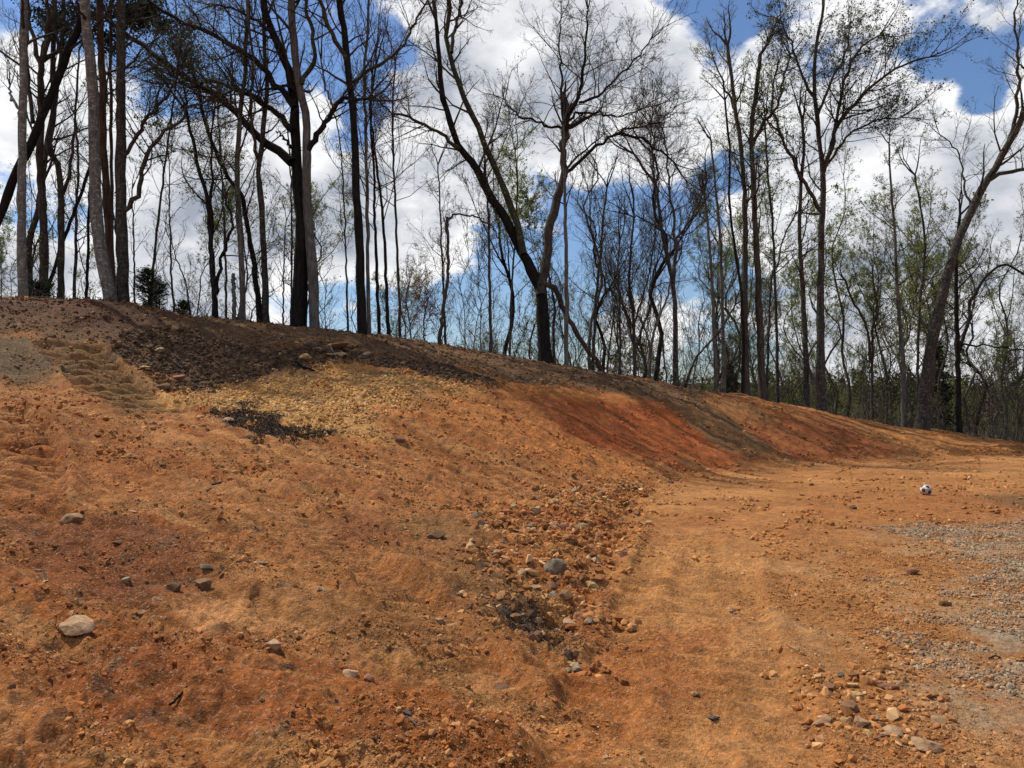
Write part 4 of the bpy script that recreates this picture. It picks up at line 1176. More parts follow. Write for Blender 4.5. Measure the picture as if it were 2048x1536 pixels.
rr = random.Random(5)
rr.normal = lambda: rr.gauss(0, 1)
cnt = 0
placed = []
tries = 0
while cnt < 140 and tries < 4000:
    tries += 1
    y = rr.uniform(31, 92)
    u = rr.uniform(-.80, .80)
    x = u * y
    if y < ridge_y(x) + 4:
        continue
    # thinner towards the left where the sky shows between the trunks
    px_ = 1024 + u * F
    keep = np.interp(px_, [-300, 300, 900, 1150, 2300], [.22, .10, .13, .8, 1.0])
    if rr.random() > keep:
        continue
    if any((x - a) ** 2 + (y - b) ** 2 < 3.5 for a, b in placed):
        continue
    placed.append((x, y))
    plant(rr.randrange(8), x, y, rr.uniform(0, 6.28), rr.uniform(.7, 1.12) * (.78 if px_ < 1000 else 1))
    cnt += 1

# saplings and brush along the edge of the woods
SAP = []
for s_ in (301, 302, 303, 304):
    r_ = np.random.default_rng(s_)
    h = 2.6 + (s_ - 301) * .7
    pts = [np.array([0, 0, -.2])] + [np.array([r_.normal() * .06 * k, r_.normal() * .06 * k, h * k / 5]) for k in range(1, 6)]
    tp, tr = smooth_line(pts, np.linspace(.022, .006, 6), 10)
    g, gl = Geo(), Geo()
    g.tubes(tp[None], tr[None], 4)
    t_ = g.mesh('stem')
    g = Geo()
    crown_from(g, gl, [(tp, tr, .2, 1.0, h * .38)], r_, n1=13, n2=5, n3=3, n4=0, leaf=.25 if s_ % 2 else 0, leafsize=.055, up=.12, minr=.003)
    SAP.append([('stem', t_, BK['dark']), ('crown', g.mesh('crown'), TWIG['dark'])] + ([('foliage', gl.mesh('foliage', False), LF['green'])] if s_ % 2 else []))
SL = ['knee high twiggy sapling', 'thin bare sapling', 'thin sapling with small green leaves', 'tall thin bare sapling']
SL = ['short leafing sapling at the edge of the woods behind the crest', 'short bare sapling at the edge of the woods behind the crest', 'tall leafing sapling at the edge of the woods behind the crest', 'tall bare sapling at the edge of the woods behind the crest']
cnt = 0
while cnt < 120:
    px_ = rr.uniform(-80, 2130)
    x = (px_ - 1024) / F * 30
    if rr.random() > np.interp(px_, [0, 700, 1100, 2048], [.25, .25, 1, 1]):
        continue
    y = ridge_y(x) + rr.uniform(1.0, 9)
    x = (px_ - 1024) / F * y
    k = rr.randrange(4)
    e_ = empty('sapling', (x, y, float(hb(x, y)) - .05), SL[k], 'sapling', ['short leafing saplings', 'short bare saplings', 'tall leafing saplings', 'tall bare saplings'][k] + ' along the edge of the woods')
    e_.rotation_euler = (rr.gauss(0, .1), rr.gauss(0, .1), rr.uniform(0, 6.28))
    s = rr.uniform(.55, 1.25)
    e_.scale = (s, s, s)
    for (nm, me, mt) in SAP[k]:
        link(nm, me, mt, e_)
    cnt += 1


# --- the far wooded side of the valley, one mass of thousands of stems
def far_wood():
    r_ = np.random.default_rng(77)
    N = 1250
    y = 92 + 100 * r_.uniform(0, 1, N) ** .8
    x = r_.uniform(-1.0, 1.0, N) * (y * .95 + 20)
    z = far_h(x, y)
    g = Geo()
    gl, gl2 = Geo(), Geo()
    h = np.clip(EYE + y * (.036 + .010 * vnoise(x / 22, y / 22, 9)) + r_.uniform(-2.5, 1.0, N) - z, 4, 15)
    K = 5
    t = np.linspace(0, 1, K)
    Pn = np.stack([x[:, None] + r_.normal(size=(N, K)) * .25 * t, y[:, None] + 0 * t[None], z[:, None] - .3 + h[:, None] * t[None]], -1)
    Rn = r_.uniform(.07, .2, N)[:, None] * (1 - .8 * t)[None]
    g.tubes(Pn, Rn, 4)
    Q, R1, L = grow(Pn, Rn, 6, .3, 45, h * .28, .5, 3, .15, .15, r_, minr=.03)
    g.tubes(Q, R1, 3)
    Q2, R2, L2 = grow(Q, R1, 4, .2, 45, L * .5, .6, 3, .15, .1, r_, minr=.018)
    g.thorns(Q2[:, 0], Q2[:, 2], R2[:, 0])
    link('far_wood', g.mesh('far_wood'), TWIG['dark'], None, kind='stuff', label='bare brown wood covering the far side of the valley', category='woodland')
    c = np.concatenate([Q2[:, 2], Q2[:, 1], Q[:, 2]])
    idx = np.repeat(np.arange(N), 7)
    c = c[r_.uniform(size=len(c)) < .85]
    c = c[:100000]
    gl.leaves(c + r_.normal(size=c.shape) * .3, .75, r_)
    link('far_foliage', gl.mesh('far_foliage', False), leafmat('far_leaf', (.026, .029, .013), (.046, .042, .022), .15), None, kind='stuff', label='dull green spring foliage of the far wood', category='foliage')


far_wood()


def undergrowth():
    """thickets of thin twigs on the woodland floor behind the crest"""
    r_ = np.random.default_rng(88)
    N = 900
    y = r_.uniform(0, 1, N)
    px_ = r_.uniform(-150, 2200, N)
    keep = r_.uniform(size=N) < np.interp(px_, [0, 900, 1200, 2048], [.18, .3, 1, 1])
    px_, y = px_[keep], y[keep]
    N = len(px_)
    x0 = (px_ - 1024) / F * 30
    Y = ridge_y(x0) + .9 + 22 * y ** 1.5
    x = (px_ - 1024) / F * Y
    z = hb(x, Y)
    h = r_.uniform(.5, 2.4, N)
    K = 4
    Pn = np.empty((N, K, 3))
    Pn[:, 0] = np.stack([x, Y, z - .1], -1)
    D = norm(np.stack([r_.normal(size=N) * .35, r_.normal(size=N) * .35, np.ones(N)], -1))
    for k in range(1, K):
        D = norm(D + r_.normal(size=D.shape) * .15)
        Pn[:, k] = Pn[:, k - 1] + D * (h / 3)[:, None]
    Rn = r_.uniform(.006, .016, N)[:, None] * np.linspace(1, .3, K)[None]
    g = Geo()
    g.tubes(Pn, Rn, 3)
    Q, R1, L = grow(Pn, Rn, 8, .1, 45, h * .5, .6, 3, .2, .05, r_, minr=.004)
    g.spikes(Q[:, 0], Q[:, 1], Q[:, 2], R1[:, 0])
    Q2, R2, L2 = grow(Q, R1, 4, .2, 45, L * .5, .7, 3, .2, .05, r_, minr=.004)
    g.thorns(Q2[:, 0], Q2[:, 2], R2[:, 0])
    link('undergrowth', g.mesh('undergrowth'), TWIG['grey'], None, kind='stuff', label='tangled grey brush on the woodland floor behind the crest', category='undergrowth')
    gl = Geo()
    c = Q2[:, 2][r_.uniform(size=len(Q2)) < .25]
    gl.leaves(c, .06, r_)
    link('brush_leaves', gl.mesh('brush_leaves', False), LF['olive'], None, kind='stuff', label='sparse olive leaves on the brush behind the crest', category='foliage')


undergrowth()
# ------------------------------------------------------------------ stones
def ico(sub):
    import bmesh
    bm = bmesh.new()
    bmesh.ops.create_icosphere(bm, subdivisions=sub, radius=1)
    v = np.array([x.co[:] for x in bm.verts])
    f = np.array([[q.index for q in p.verts] for p in bm.faces])
    bm.free()
    return v, f


ICO1, ICO2, ICO3 = ico(1), ico(2), ico(3)


def rock_shape(seed, base, cuts=9, flat=.62, lump=.12):
    r_ = np.random.default_rng(seed)
    v = base[0].copy()
    for _ in range(cuts):
        n_ = norm(r_.normal(size=3))
        d = r_.uniform(.42, .86)
        k = v @ n_
        v = np.where((k > d)[:, None], v - (k - d)[:, None] * n_ * .96, v)
    ph = r_.uniform(0, 6, 6)
    v *= (1 + lump * (np.sin(v[:, 0] * 2.3 + ph[0]) * np.cos(v[:, 1] * 2.9 + ph[1]) + .5 * np.sin(v[:, 2] * 6 + ph[2] + v[:, 0] * 5)))[:, None]
    v += r_.normal(size=v.shape) * .018
    v *= np.array([1, r_.uniform(.65, .95), flat * r_.uniform(.8, 1.15)])
    return v


def stone_material(name, c1, c2, dirt=(.22, .10, .042)):
    m_, t = material(name)
    pos = t.n('ShaderNodeNewGeometry')
    oi = t.n('ShaderNodeObjectInfo')
    n1 = t.noise(pos.outputs['Position'], 13, 6, .65)
    n2 = t.noise(pos.outputs['Position'], 60, 4, .7)
    c = t.mix(t.mr(n1, .36, .64), c1, c2)
    c = t.mix(t.mr(n2, .5, .75, 0, .55), c, tuple(x * .55 for x in c1))
    nz = t.n('ShaderNodeSeparateXYZ', {0: pos.outputs['Normal']}).outputs[2]
    dm = t.m('MULTIPLY', t.mr(t.m('ADD', t.noise(pos.outputs['Position'], 22, 4, .6), t.m('MULTIPLY', nz, -.10)), .40, .60), .75)
    c = t.mix(dm, c, dirt)
    sc = t.n('ShaderNodeVectorMath', {0: c}, operation='SCALE')
    t.t.links.new(t.m('MULTIPLY_ADD', oi.outputs['Random'], .45, .75), sc.inputs['Scale'])
    bmp = t.n('ShaderNodeBump', {'Height': t.m('ADD', t.m('MULTIPLY', n1, .02), t.m('MULTIPLY', n2, .006)), 'Strength': .8, 'Distance': .8})
    b = t.n('ShaderNodeBsdfPrincipled', {'Base Color': sc.outputs[0], 'Roughness': .88, 'Normal': bmp.outputs[0]})
    b.inputs['Specular IOR Level'].default_value = .2
    t.n('ShaderNodeOutputMaterial', {0: b.outputs[0]})
    return m_


ST = dict(tan=stone_material('tan_stone', (.26, .155, .08), (.34, .22, .12)),
          pale=stone_material('pale_stone', (.32, .19, .10), (.44, .29, .17)),
          yellow=stone_material('yellow_stone', (.33, .22, .09), (.44, .31, .15)),
          red=stone_material('rusty_stone', (.22, .10, .055), (.30, .15, .085)),
          brown=stone_material('brown_clod', (.15, .080, .040), (.20, .11, .055), (.12, .06, .03)),
          grey=stone_material('grey_stone', (.19, .15, .10), (.31, .25, .175), (.17, .105, .06)),
          dark=stone_material('dark_stone', (.070, .056, .044), (.115, .094, .072), (.10, .06, .04)))
HEROROCK = [rock_shape(500 + i, ICO3, 16, .62, .03) for i in range(8)]
MEDROCK = [rock_shape(530 + i, ICO2, 12, .7, .03) for i in range(10)]
HM = [mesh_from('rock', v, [ICO3[1]], True) for v in HEROROCK]
MM = [mesh_from('stone', v, [ICO2[1]], True) for v in MEDROCK]
for me in HM + MM:
    me.materials.append(ST['tan'])
    try:
        me.set_sharp_from_angle(angle=math.radians(22))
    except Exception:
        pass


def set_mat(o, m_):
    o.material_slots[0].link = 'OBJECT'
    o.material_slots[0].material = m_


ROCKS = [
    (137, 1062, 54, .55, 'tan', 'wedge shaped tan rock with a dark right side near the left edge', 'rock'),
    (150, 1312, 74, .50, 'pale', 'biggest foreground rock, pale orange with a grey corner, lower left', 'rock'),
    (547, 1338, 46, .70, 'pale', 'rounded pale tan rock left of bottom centre with a small stone at its left', 'rock'),
    (345, 1200, 36, .9, 'brown', 'rounded brown clod above the pale smooth patch', 'clod'),
    (407, 1200, 42, .65, 'brown', 'flattened brown clod right of the rounded brown clod', 'clod'),
    (313, 1226, 28, .6, 'pale', 'pale stone touching the upper left edge of the smooth patch', 'stone'),
    (280, 1275, 21, 1.0, 'pale', 'small pointed pale stone under the smooth patch, on its left', 'stone'),
    (268, 1350, 20, .8, 'tan', 'small rounded tan stone midway between the two biggest lower left rocks', 'stone'),
    (215, 1388, 28, .7, 'brown', 'brown stone below the small rounded tan stone', 'stone'),
    (512, 1333, 16, .8, 'red', 'small rusty stone touching the rounded pale tan rock', 'stone'),
    (250, 1175, 30, .55, 'grey', 'light grey stone among scraps left of the brown clods', 'stone'),
    (412, 1175, 30, .5, 'grey', 'grey stone lying behind the flattened brown clod', 'stone'),
    (523, 1160, 28, .6, 'grey', 'whitish grey split stone on the slope above the bottom centre left', 'stone'),
    (640, 1205, 24, .6, 'pale', 'pale stone alone below the dull brown band', 'stone'),
    (238, 1112, 24, .6, 'brown', 'dark brown clod lower right of the wedge shaped rock', 'clod'),
    (75, 1165, 24, .7, 'brown', 'brown lump left of the pale upright shard', 'clod'),
    (1108, 1168, 54, .8, 'grey', 'largest grey boulder in the rubble, with a white streak', 'rock'),
    (1183, 1172, 36, .8, 'yellow', 'yellowish rock right of the grey boulder', 'rock'),
    (1163, 1075, 38, .7, 'yellow', 'yellow angular rock at the upper right of the rubble', 'rock'),
    (1108, 1026, 26, .75, 'yellow', 'smooth yellowish stone at the top of the rubble', 'stone'),
    (1070, 1036, 30, .7, 'pale', 'whitish broken stone left of the smooth yellowish stone', 'stone'),
    (1155, 1036, 22, .8, 'yellow', 'small yellowish stone right of the smooth yellowish stone', 'stone'),
    (1186, 1020, 24, .75, 'grey', 'grey stone capping the upper end of the rubble', 'stone'),
    (1245, 1118, 22, .95, 'red', 'lone rusty round stone on the smooth yard right of the rubble', 'stone'),
    (1108, 1073, 18, .9, 'grey', 'small grey stone left of the yellow angular rock', 'stone'),
    (1111, 1108, 24, .85, 'red', 'orange rounded stone above the grey boulder', 'stone'),
    (1025, 1133, 22, .7, 'pale', 'cream stone in the left part of the rubble', 'stone'),
    (965, 1072, 22, .7, 'dark', 'dark stone at the upper left end of the rubble', 'stone'),
    (993, 1142, 20, .9, 'grey', 'little grey stone beside the tall brown clod', 'stone'),
    (968, 1160, 42, 1.0, 'brown', 'tall brown clod with a hollow beneath it, left of the rubble', 'clod'),
    (1066, 1190, 34, .55, 'yellow', 'flat split yellowish stone lower left of the grey boulder', 'stone'),
    (1105, 1182, 28, .8, 'red', 'rusty rock touching the bottom of the grey boulder', 'rock'),
    (1108, 1215, 20, .85, 'grey', 'blue grey stone in the gully below the grey boulder', 'stone'),
    (1122, 1218, 18, .9, 'red', 'small reddish stone next to the blue grey stone', 'stone'),
    (1033, 1246, 30, .75, 'brown', 'round brown clod amid black scraps at the foot of the bank', 'clod'),
    (1162, 1232, 46, .9, 'red', 'big reddish rock at the right side of the lower rubble', 'rock'),
    (1136, 1248, 30, .8, 'pale', 'pale pinkish rock in front of the big reddish rock', 'rock'),
    (1118, 1252, 20, .8, 'dark', 'dark stone left of the pale pinkish rock', 'stone'),
    (1075, 1275, 34, .9, 'brown', 'lumpy brown clod in the lower rubble', 'clod'),
    (1138, 1308, 28, 1.05, 'dark', 'dark grey pointed stone at the lower tip of the rubble', 'stone'),
    (1138, 1332, 18, .8, 'grey', 'small grey stone under the dark pointed stone', 'stone'),
    (1055, 1320, 20, .7, 'red', 'small pink red stone in the gully left of the dark pointed stone', 'stone'),
    (1208, 1148, 24, .8, 'red', 'reddish stone right of the yellowish rock beside the boulder', 'stone'),
    (1210, 1186, 14, .9, 'red', 'tiny round rusty stone on the yard near the boulder', 'stone'),
    (880, 1242, 24, .5, 'pale', 'left one of two flat cream stones on the bare slope', 'stone'),
    (908, 1250, 30, .5, 'pale', 'right one of two flat cream stones on the bare slope', 'stone'),
    (868, 1088, 44, .8, 'brown', 'broad brown lump on the slope left of the rubble', 'clod'),
    (700, 1382, 34, .7, 'pale', 'pale pinkish stone half sunk below the bare slope', 'stone'),
    (735, 1392, 30, .7, 'red', 'rusty stone beside the half sunk pale pinkish stone', 'stone'),
    (1000, 1372, 38, .5, 'brown', 'long brown clod near the bottom centre', 'clod'),
    (815, 1500, 30, .5, 'dark', 'black scrap like lump at the bottom edge', 'stone'),
    (1710, 1390, 36, .42, 'yellow', 'flat yellow stone at the top of the cobble heap', 'stone'),
    (1722, 1455, 40, .72, 'pale', 'rounded pale rock in the middle of the cobble heap', 'rock'),
    (1648, 1458, 40, .55, 'tan', 'flat tan rock at the left of the cobble heap', 'rock'),
    (1785, 1470, 66, .45, 'tan', 'broad flat tan slab right of the rounded pale rock', 'rock'),
    (1850, 1495, 62, .55, 'tan', 'triangular tan rock at the lower right of the cobble heap', 'rock'),
    (1885, 1447, 42, .32, 'tan', 'thin flat stone right of the broad tan slab', 'stone'),
    (1700, 1420, 44, .6, 'brown', 'brown rock buried in the cobble heap', 'rock'),
    (1775, 1378, 48, .4, 'red', 'reddish flat rock above the broad tan slab', 'rock'),
    (1805, 1372, 24, .7, 'tan', 'tan stone touching the reddish flat rock', 'stone'),
    (1660, 1385, 32, .6, 'red', 'rusty stone left of the flat yellow stone', 'stone'),
    (1680, 1355, 18, .6, 'dark', 'dark purplish stone above the cobble heap', 'stone'),
    (1755, 1440, 24, .7, 'tan', 'small tan stone wedged above the broad tan slab', 'stone'),
    (1614, 1445, 20, .7, 'brown', 'brown stone at the left rim of the cobble heap', 'stone'),
    (1738, 1475, 22, .7, 'yellow', 'small yellowish stone below the rounded pale rock', 'stone'),
    (1857, 1330, 24, .55, 'yellow', 'cream stone in the dip right of the cobble heap', 'stone'),
    (1845, 1305, 34, .5, 'brown', 'brown clod in the dip right of the cobble heap', 'clod'),
    (1890, 1215, 26, .75, 'brown', 'brown clod at the left edge of the gravel', 'clod'),
    (1824, 1150, 30, .9, 'red', 'pointed rusty clod on the yard left of the gravel', 'clod'),
    (1808, 1152, 14, .7, 'pale', 'small pale stone left of the pointed rusty clod', 'stone'),
    (1948, 1196, 18, .7, 'pale', 'small pale stone near the dark crumb by the gravel', 'stone'),
    (1462, 1222, 16, .8, 'pale', 'lone small pale stone on the open yard right of the rubble', 'stone'),
    (1388, 1378, 20, .6, 'yellow', 'small yellowish stone on the yard near the bottom', 'stone'),
    (1212, 1512, 18, .5, 'pale', 'small pale chip on the red patch at the bottom', 'stone'),
    (1428, 1436, 28, .5, 'dark', 'dark grey splinter lying on the yard near the bottom', 'stone'),
    (1706, 1018, 16, .9, 'brown', 'brown clod standing alone in the middle of the yard', 'clod'),
    (670, 704, 58, .30, 'tan', 'big flat slab on top of the dark step in the bank', 'slab'),
    (676, 718, 46, .24, 'pale', 'thin pale slab lying just below the big flat slab', 'slab'),
    (640, 712, 30, .5, 'tan', 'tan stone left of the thin pale slab', 'stone'),
    (708, 712, 11, 1.2, 'pale', 'small upright pale stone right of the big flat slab', 'stone'),
    (733, 716, 20, .6, 'grey', 'small grey stone right of the upright pale stone', 'stone'),
    (612, 733, 28, .55, 'yellow', 'yellowish stone in the dark soil left of the slabs', 'stone'),
    (632, 814, 30, .65, 'grey', 'grey round stone alone on the yellow soil', 'stone'),
    (320, 710, 24, .65, 'yellow', 'mossy stone on the upper left dark soil', 'stone'),
    (290, 752, 28, .45, 'yellow', 'flat greenish stone at the edge of the churned track', 'stone'),
    (325, 782, 40, .65, 'brown', 'big brown clod at the left corner of the yellow soil', 'clod'),
    (356, 770, 34, .65, 'red', 'reddish brown clod right of the big corner clod', 'clod'),
    (550, 746, 14, .6, 'pale', 'little white stone at the edge of dark and yellow soil', 'stone'),
    (565, 862, 26, .35, 'yellow', 'flat yellow stone half under the black leaf litter', 'stone'),
    (455, 862, 26, .35, 'pale', 'flat pale stone below the left end of the black leaf litter', 'stone'),
    (257, 985, 16, .5, 'pale', 'small pale stone on the open slope in the left half', 'stone'),
    (265, 1033, 26, .3, 'pale', 'thin white sliver of stone above the wedge shaped rock', 'stone'),
    (325, 950, 18, .8, 'brown', 'small dark clod on the open slope in the left half', 'clod'),
    (795, 895, 30, .7, 'red', 'rusty lump on the slope right of the yellow soil', 'clod'),
    (828, 930, 24, .4, 'pale', 'flat pale stone in the middle of the slope', 'stone'),
    (1574, 922, 14, .6, 'pale', 'pinkish stone at the foot of the olive streak', 'stone'),
    (1690, 918, 9, .8, 'brown', 'small dark clod at the foot of the second red face', 'clod'),
    (1430, 762, 12, .8, 'brown', 'small clod on the crest in front of the slanting trunk', 'clod'),
    (1806, 873, 12, .7, 'tan', 'tan clod on the tan crest below the massive leaning tree', 'clod'),
    (1340, 965, 18, .7, 'brown', 'brown clod where the yard meets the red face', 'clod'),
    (1417, 942, 14, .7, 'pale', 'pale stone at the foot of the red face', 'stone'),
    (1275, 1028, 20, .6, 'tan', 'tan stone at the foot of the bank above the lone rusty stone', 'stone'),
]
pos = np.array([hit(a[0], a[1]) for a in ROCKS])
zz = gz(pos[:, 0], pos[:, 1])
rr2 = random.Random(3)
for i, (a, p, z) in enumerate(zip(ROCKS, pos, zz)):
    px, py, wp, asp, mt, lab, cat = a
    r = wp * p[1] / F * .5
    me = HM[(i * 5) % 8]
    o = bpy.data.objects.new({'rock': 'rock', 'stone': 'stone', 'clod': 'clod', 'slab': 'slab'}[cat], me)
    col.objects.link(o)
    set_mat(o, ST[mt])
    hgt = r * asp
    o.scale = (r * 1.08, r * 1.15, hgt * 1.65)
    o.location = (p[0], p[1], z + hgt * .30)
    o.rotation_euler = (rr2.gauss(0, .12), rr2.gauss(0, .12), rr2.choice([0, math.pi]) + rr2.gauss(0, .35))
    o['label'] = lab
    o['category'] = cat

# upright shard and sticks
def stick(name, label, cat, pts, r0, r1, mt, lift=.01, twigs=0, seed=0):
    P_ = np.array([hit(*q[:2]) for q in pts])
    z = gz(P_[:, 0], P_[:, 1]) + lift + np.array([q[2] for q in pts])
    q, rad_ = smooth_line(np.column_stack([P_, z]), np.linspace(r0, r1, len(pts)), 12, r0 * .25, np.random.default_rng(seed))
    g = Geo()
    g.tubes(q[None], rad_[None], 7)
    o = link(name, g.mesh(name, origin=q[0]), mt, None, label=label, category=cat)
    o.location = q[0]
    return o


stick('shard', 'pale wood shard sticking up from the slope near the left edge', 'stick', [(92, 1212, 0), (90, 1204, .03), (86, 1200, .09)], .012, .006, ST['pale'], .0)
stick('branch', 'thick dark stick lying in the dark soil above the corner clods', 'stick', [(345, 742, .05), (362, 748, .03), (382, 755, .0)], .035, .02, BK['brown'], .03)
stick('branch', 'short stick on the dark soil just left of the slabs', 'stick', [(612, 694, .03), (622, 700, .03), (634, 706, 0)], .03, .015, BK['grey'], .03)
stick('branch', 'bent root poking from the dark soil below the slabs', 'stick', [(660, 712, .0), (668, 722, .04), (671, 730, 0)], .022, .012, BK['grey'], .03)
stick('branch', 'dark forked looking stick half buried in the dark step left of the yellow stone', 'stick', [(592, 738, .02), (610, 744, .04), (630, 749, 0)], .04, .02, BK['black'], .03)
stick('twig', 'long thin twig lying on the slope below the broad brown band', 'stick', [(425, 985, 0), (448, 982, .01), (470, 976, 0)], .012, .006, BK['brown'], .012)
stick('twig', 'thin curled root at the bottom edge below the black lump', 'stick', [(800, 1524, 0), (815, 1518, .01), (835, 1532, .005), (850, 1528, 0)], .004, .003, BK['grey'], .006)
stick('twig', 'short dark twig on the gravel near the right edge', 'stick', [(1978, 1325, 0), (1990, 1322, .01), (2002, 1321, 0)], .005, .004, BK['black'], .008)
stick('twig', 'dark twig beside the gravel at the very right edge', 'stick', [(2032, 1327, 0), (2050, 1329, .01)], .005, .004, BK['black'], .008)
stick('twig', 'black twig half buried in the foreground slope', 'stick', [(335, 1436, 0), (352, 1434, .01), (374, 1431, 0)], .006, .004, BK['black'], .004)

# ------------------------------------------------------------------ football
bx, by = hit(1852, 990)
bz = float(gz([bx], [by])[0])
phi = (1 + 5 ** .5) / 2
iv = norm(np.array([(0, a, b * phi) for a in (-1, 1) for b in (-1, 1)] + [(a, b * phi, 0) for a in (-1, 1) for b in (-1, 1)] + [(a * phi, 0, b) for a in (-1, 1) for b in (-1, 1)], float))
rv = norm(np.array([(0, a / phi, b * phi) for a in (-1, 1) for b in (-1, 1)] + [(a / phi, b * phi, 0) for a in (-1, 1) for b in (-1, 1)] + [(a * phi, 0, b / phi) for a in (-1, 1) for b in (-1, 1)] + [(a, b, c) for a in (-1, 1) for b in (-1, 1) for c in (-1, 1)], float))
v5, f5 = ico(5)
dp, dh = (v5 @ iv.T).max(1), (v5 @ rv.T)
top2 = np.sort(dh, 1)[:, -2:]
edge_h = np.exp(-((top2[:, 1] - top2[:, 0]) / .035) ** 2) * (dp < .935)
edge_p = np.exp(-((dp - .937) / .010) ** 2)
fc = v5[f5].mean(1)
fc = norm(fc)
mb1, t1 = material('ball_white')
_p = t1.n('ShaderNodeNewGeometry').outputs['Position']
ball_c = t1.mix(t1.mr(t1.m('ADD', t1.noise(_p, 22, 4, .6), t1.m('MULTIPLY', t1.n('ShaderNodeSeparateXYZ', {0: t1.n('ShaderNodeTexCoord').outputs['Object']}).outputs[2], 1.3)), .40, .62), (.70, .67, .65), (.40, .27, .18))
t1.n('ShaderNodeOutputMaterial', {0: t1.n('ShaderNodeBsdfPrincipled', {'Base Color': ball_c, 'Roughness': .5}).outputs[0]})
mb2, t2 = material('ball_dark')
t2.n('ShaderNodeOutputMaterial', {0: t2.n('ShaderNodeBsdfPrincipled', {'Base Color': (.028, .026, .03, 1), 'Roughness': .45}).outputs[0]})
RB = .102
bv = v5 * RB * (1 - .018 * np.maximum(edge_h, edge_p))[:, None]
dark = (fc @ iv.T).max(1) > .937
be = empty('ball', (bx, by, bz + RB * .93), 'white football with dark patches lying on the orange yard', 'ball')
be.rotation_euler = (2.4, .5, .3)
for nm, sel, mt in (('white_panels', ~dark, mb1), ('dark_panels', dark, mb2)):
    fs = f5[sel]
    u, inv = np.unique(fs, return_inverse=True)
    link(nm, mesh_from(nm, bv[u], [inv.reshape(fs.shape)]), mt, be)

# ------------------------------------------------------------------ loose stones one can still tell apart
r_ = np.random.default_rng(909)
med = []


def scatter(n, pix_poly, smin, smax, mats, label, cat, name, group, power=2.0):
    smin, smax = smin * .85, smax * .85
    poly = [hit(*q) for q in pix_poly]
    xs, ys = [p[0] for p in poly], [p[1] for p in poly]
    k = 0
    while k < n:
        # even over the picture-facing ground: pick near ground more often
        y = min(ys) + (max(ys) - min(ys)) * r_.uniform() ** power
        x = r_.uniform(min(xs), max(xs))
        if poly_sd(np.array([x]), np.array([y]), poly)[0] < 0:
            continue
        s = smin * (smax / smin) ** (r_.uniform() ** 1.6)
        med.append((x, y, s * (.6 + y * .04), mats[r_.integers(len(mats))], label, cat, name, group))
        k += 1


scatter(110, [(930, 1060), (1100, 990), (1290, 975), (1200, 1100), (1215, 1220), (1160, 1370), (1060, 1300), (960, 1150)], .032, .13, ['red', 'tan', 'yellow', 'pale', 'red', 'pale', 'tan', 'grey'],
        'fist sized broken stone in the rubble band at the foot of the bank', 'stone', 'stone', 'stones of the rubble band at the foot of the bank', 1.3)
scatter(36, [(1590, 1340), (1800, 1300), (1890, 1420), (1820, 1510), (1600, 1500)], .014, .045, ['tan', 'red', 'brown', 'tan', 'pale'],
        'small earth coated cobble of the heap at the lower right', 'stone', 'stone', 'small cobbles of the lower right heap', 1.0)
scatter(60, [(0, 1100), (500, 1000), (900, 1060), (1050, 1300), (1000, 1520), (0, 1520)], .014, .045, ['red', 'tan', 'brown', 'pale', 'brown'],
        'small loose stone or lump on the lower slope in the left foreground', 'stone', 'stone', 'loose stones of the lower slope', 1.3)
scatter(30, [(400, 770), (560, 750), (760, 740), (960, 790), (760, 840), (700, 880), (540, 850)], .04, .10, ['yellow', 'pale', 'yellow', 'tan'],
        'small yellowish stone bedded in the yellow soil shelf', 'stone', 'stone', 'small stones of the yellow shelf', 1.0)
scatter(30, [(230, 700), (330, 670), (560, 705), (760, 705), (900, 745), (760, 733), (560, 745), (330, 788)], .05, .13, ['brown', 'dark', 'brown', 'grey'],
        'dark lump of earth in the black soil step under the trees', 'clod', 'clod', 'lumps of the black soil step', 1.0)
MP = np.array([m[:2] for m in med])
MZ = gz(MP[:, 0], MP[:, 1])
for i, (m, z) in enumerate(zip(med, MZ)):
    o = bpy.data.objects.new(m[6], MM[i % 10])
    col.objects.link(o)
    set_mat(o, ST[m[3]])
    s = m[2]
    o.scale = (s, s * r_.uniform(.75, 1.1), s * r_.uniform(.7, 1.1))
    o.location = (m[0], m[1], z + s * .22)
    o.rotation_euler = (r_.normal() * .3, r_.normal() * .3, r_.uniform(0, 6.28))
    o['label'], o['category'], o['group'] = m[4], m[5], m[7]


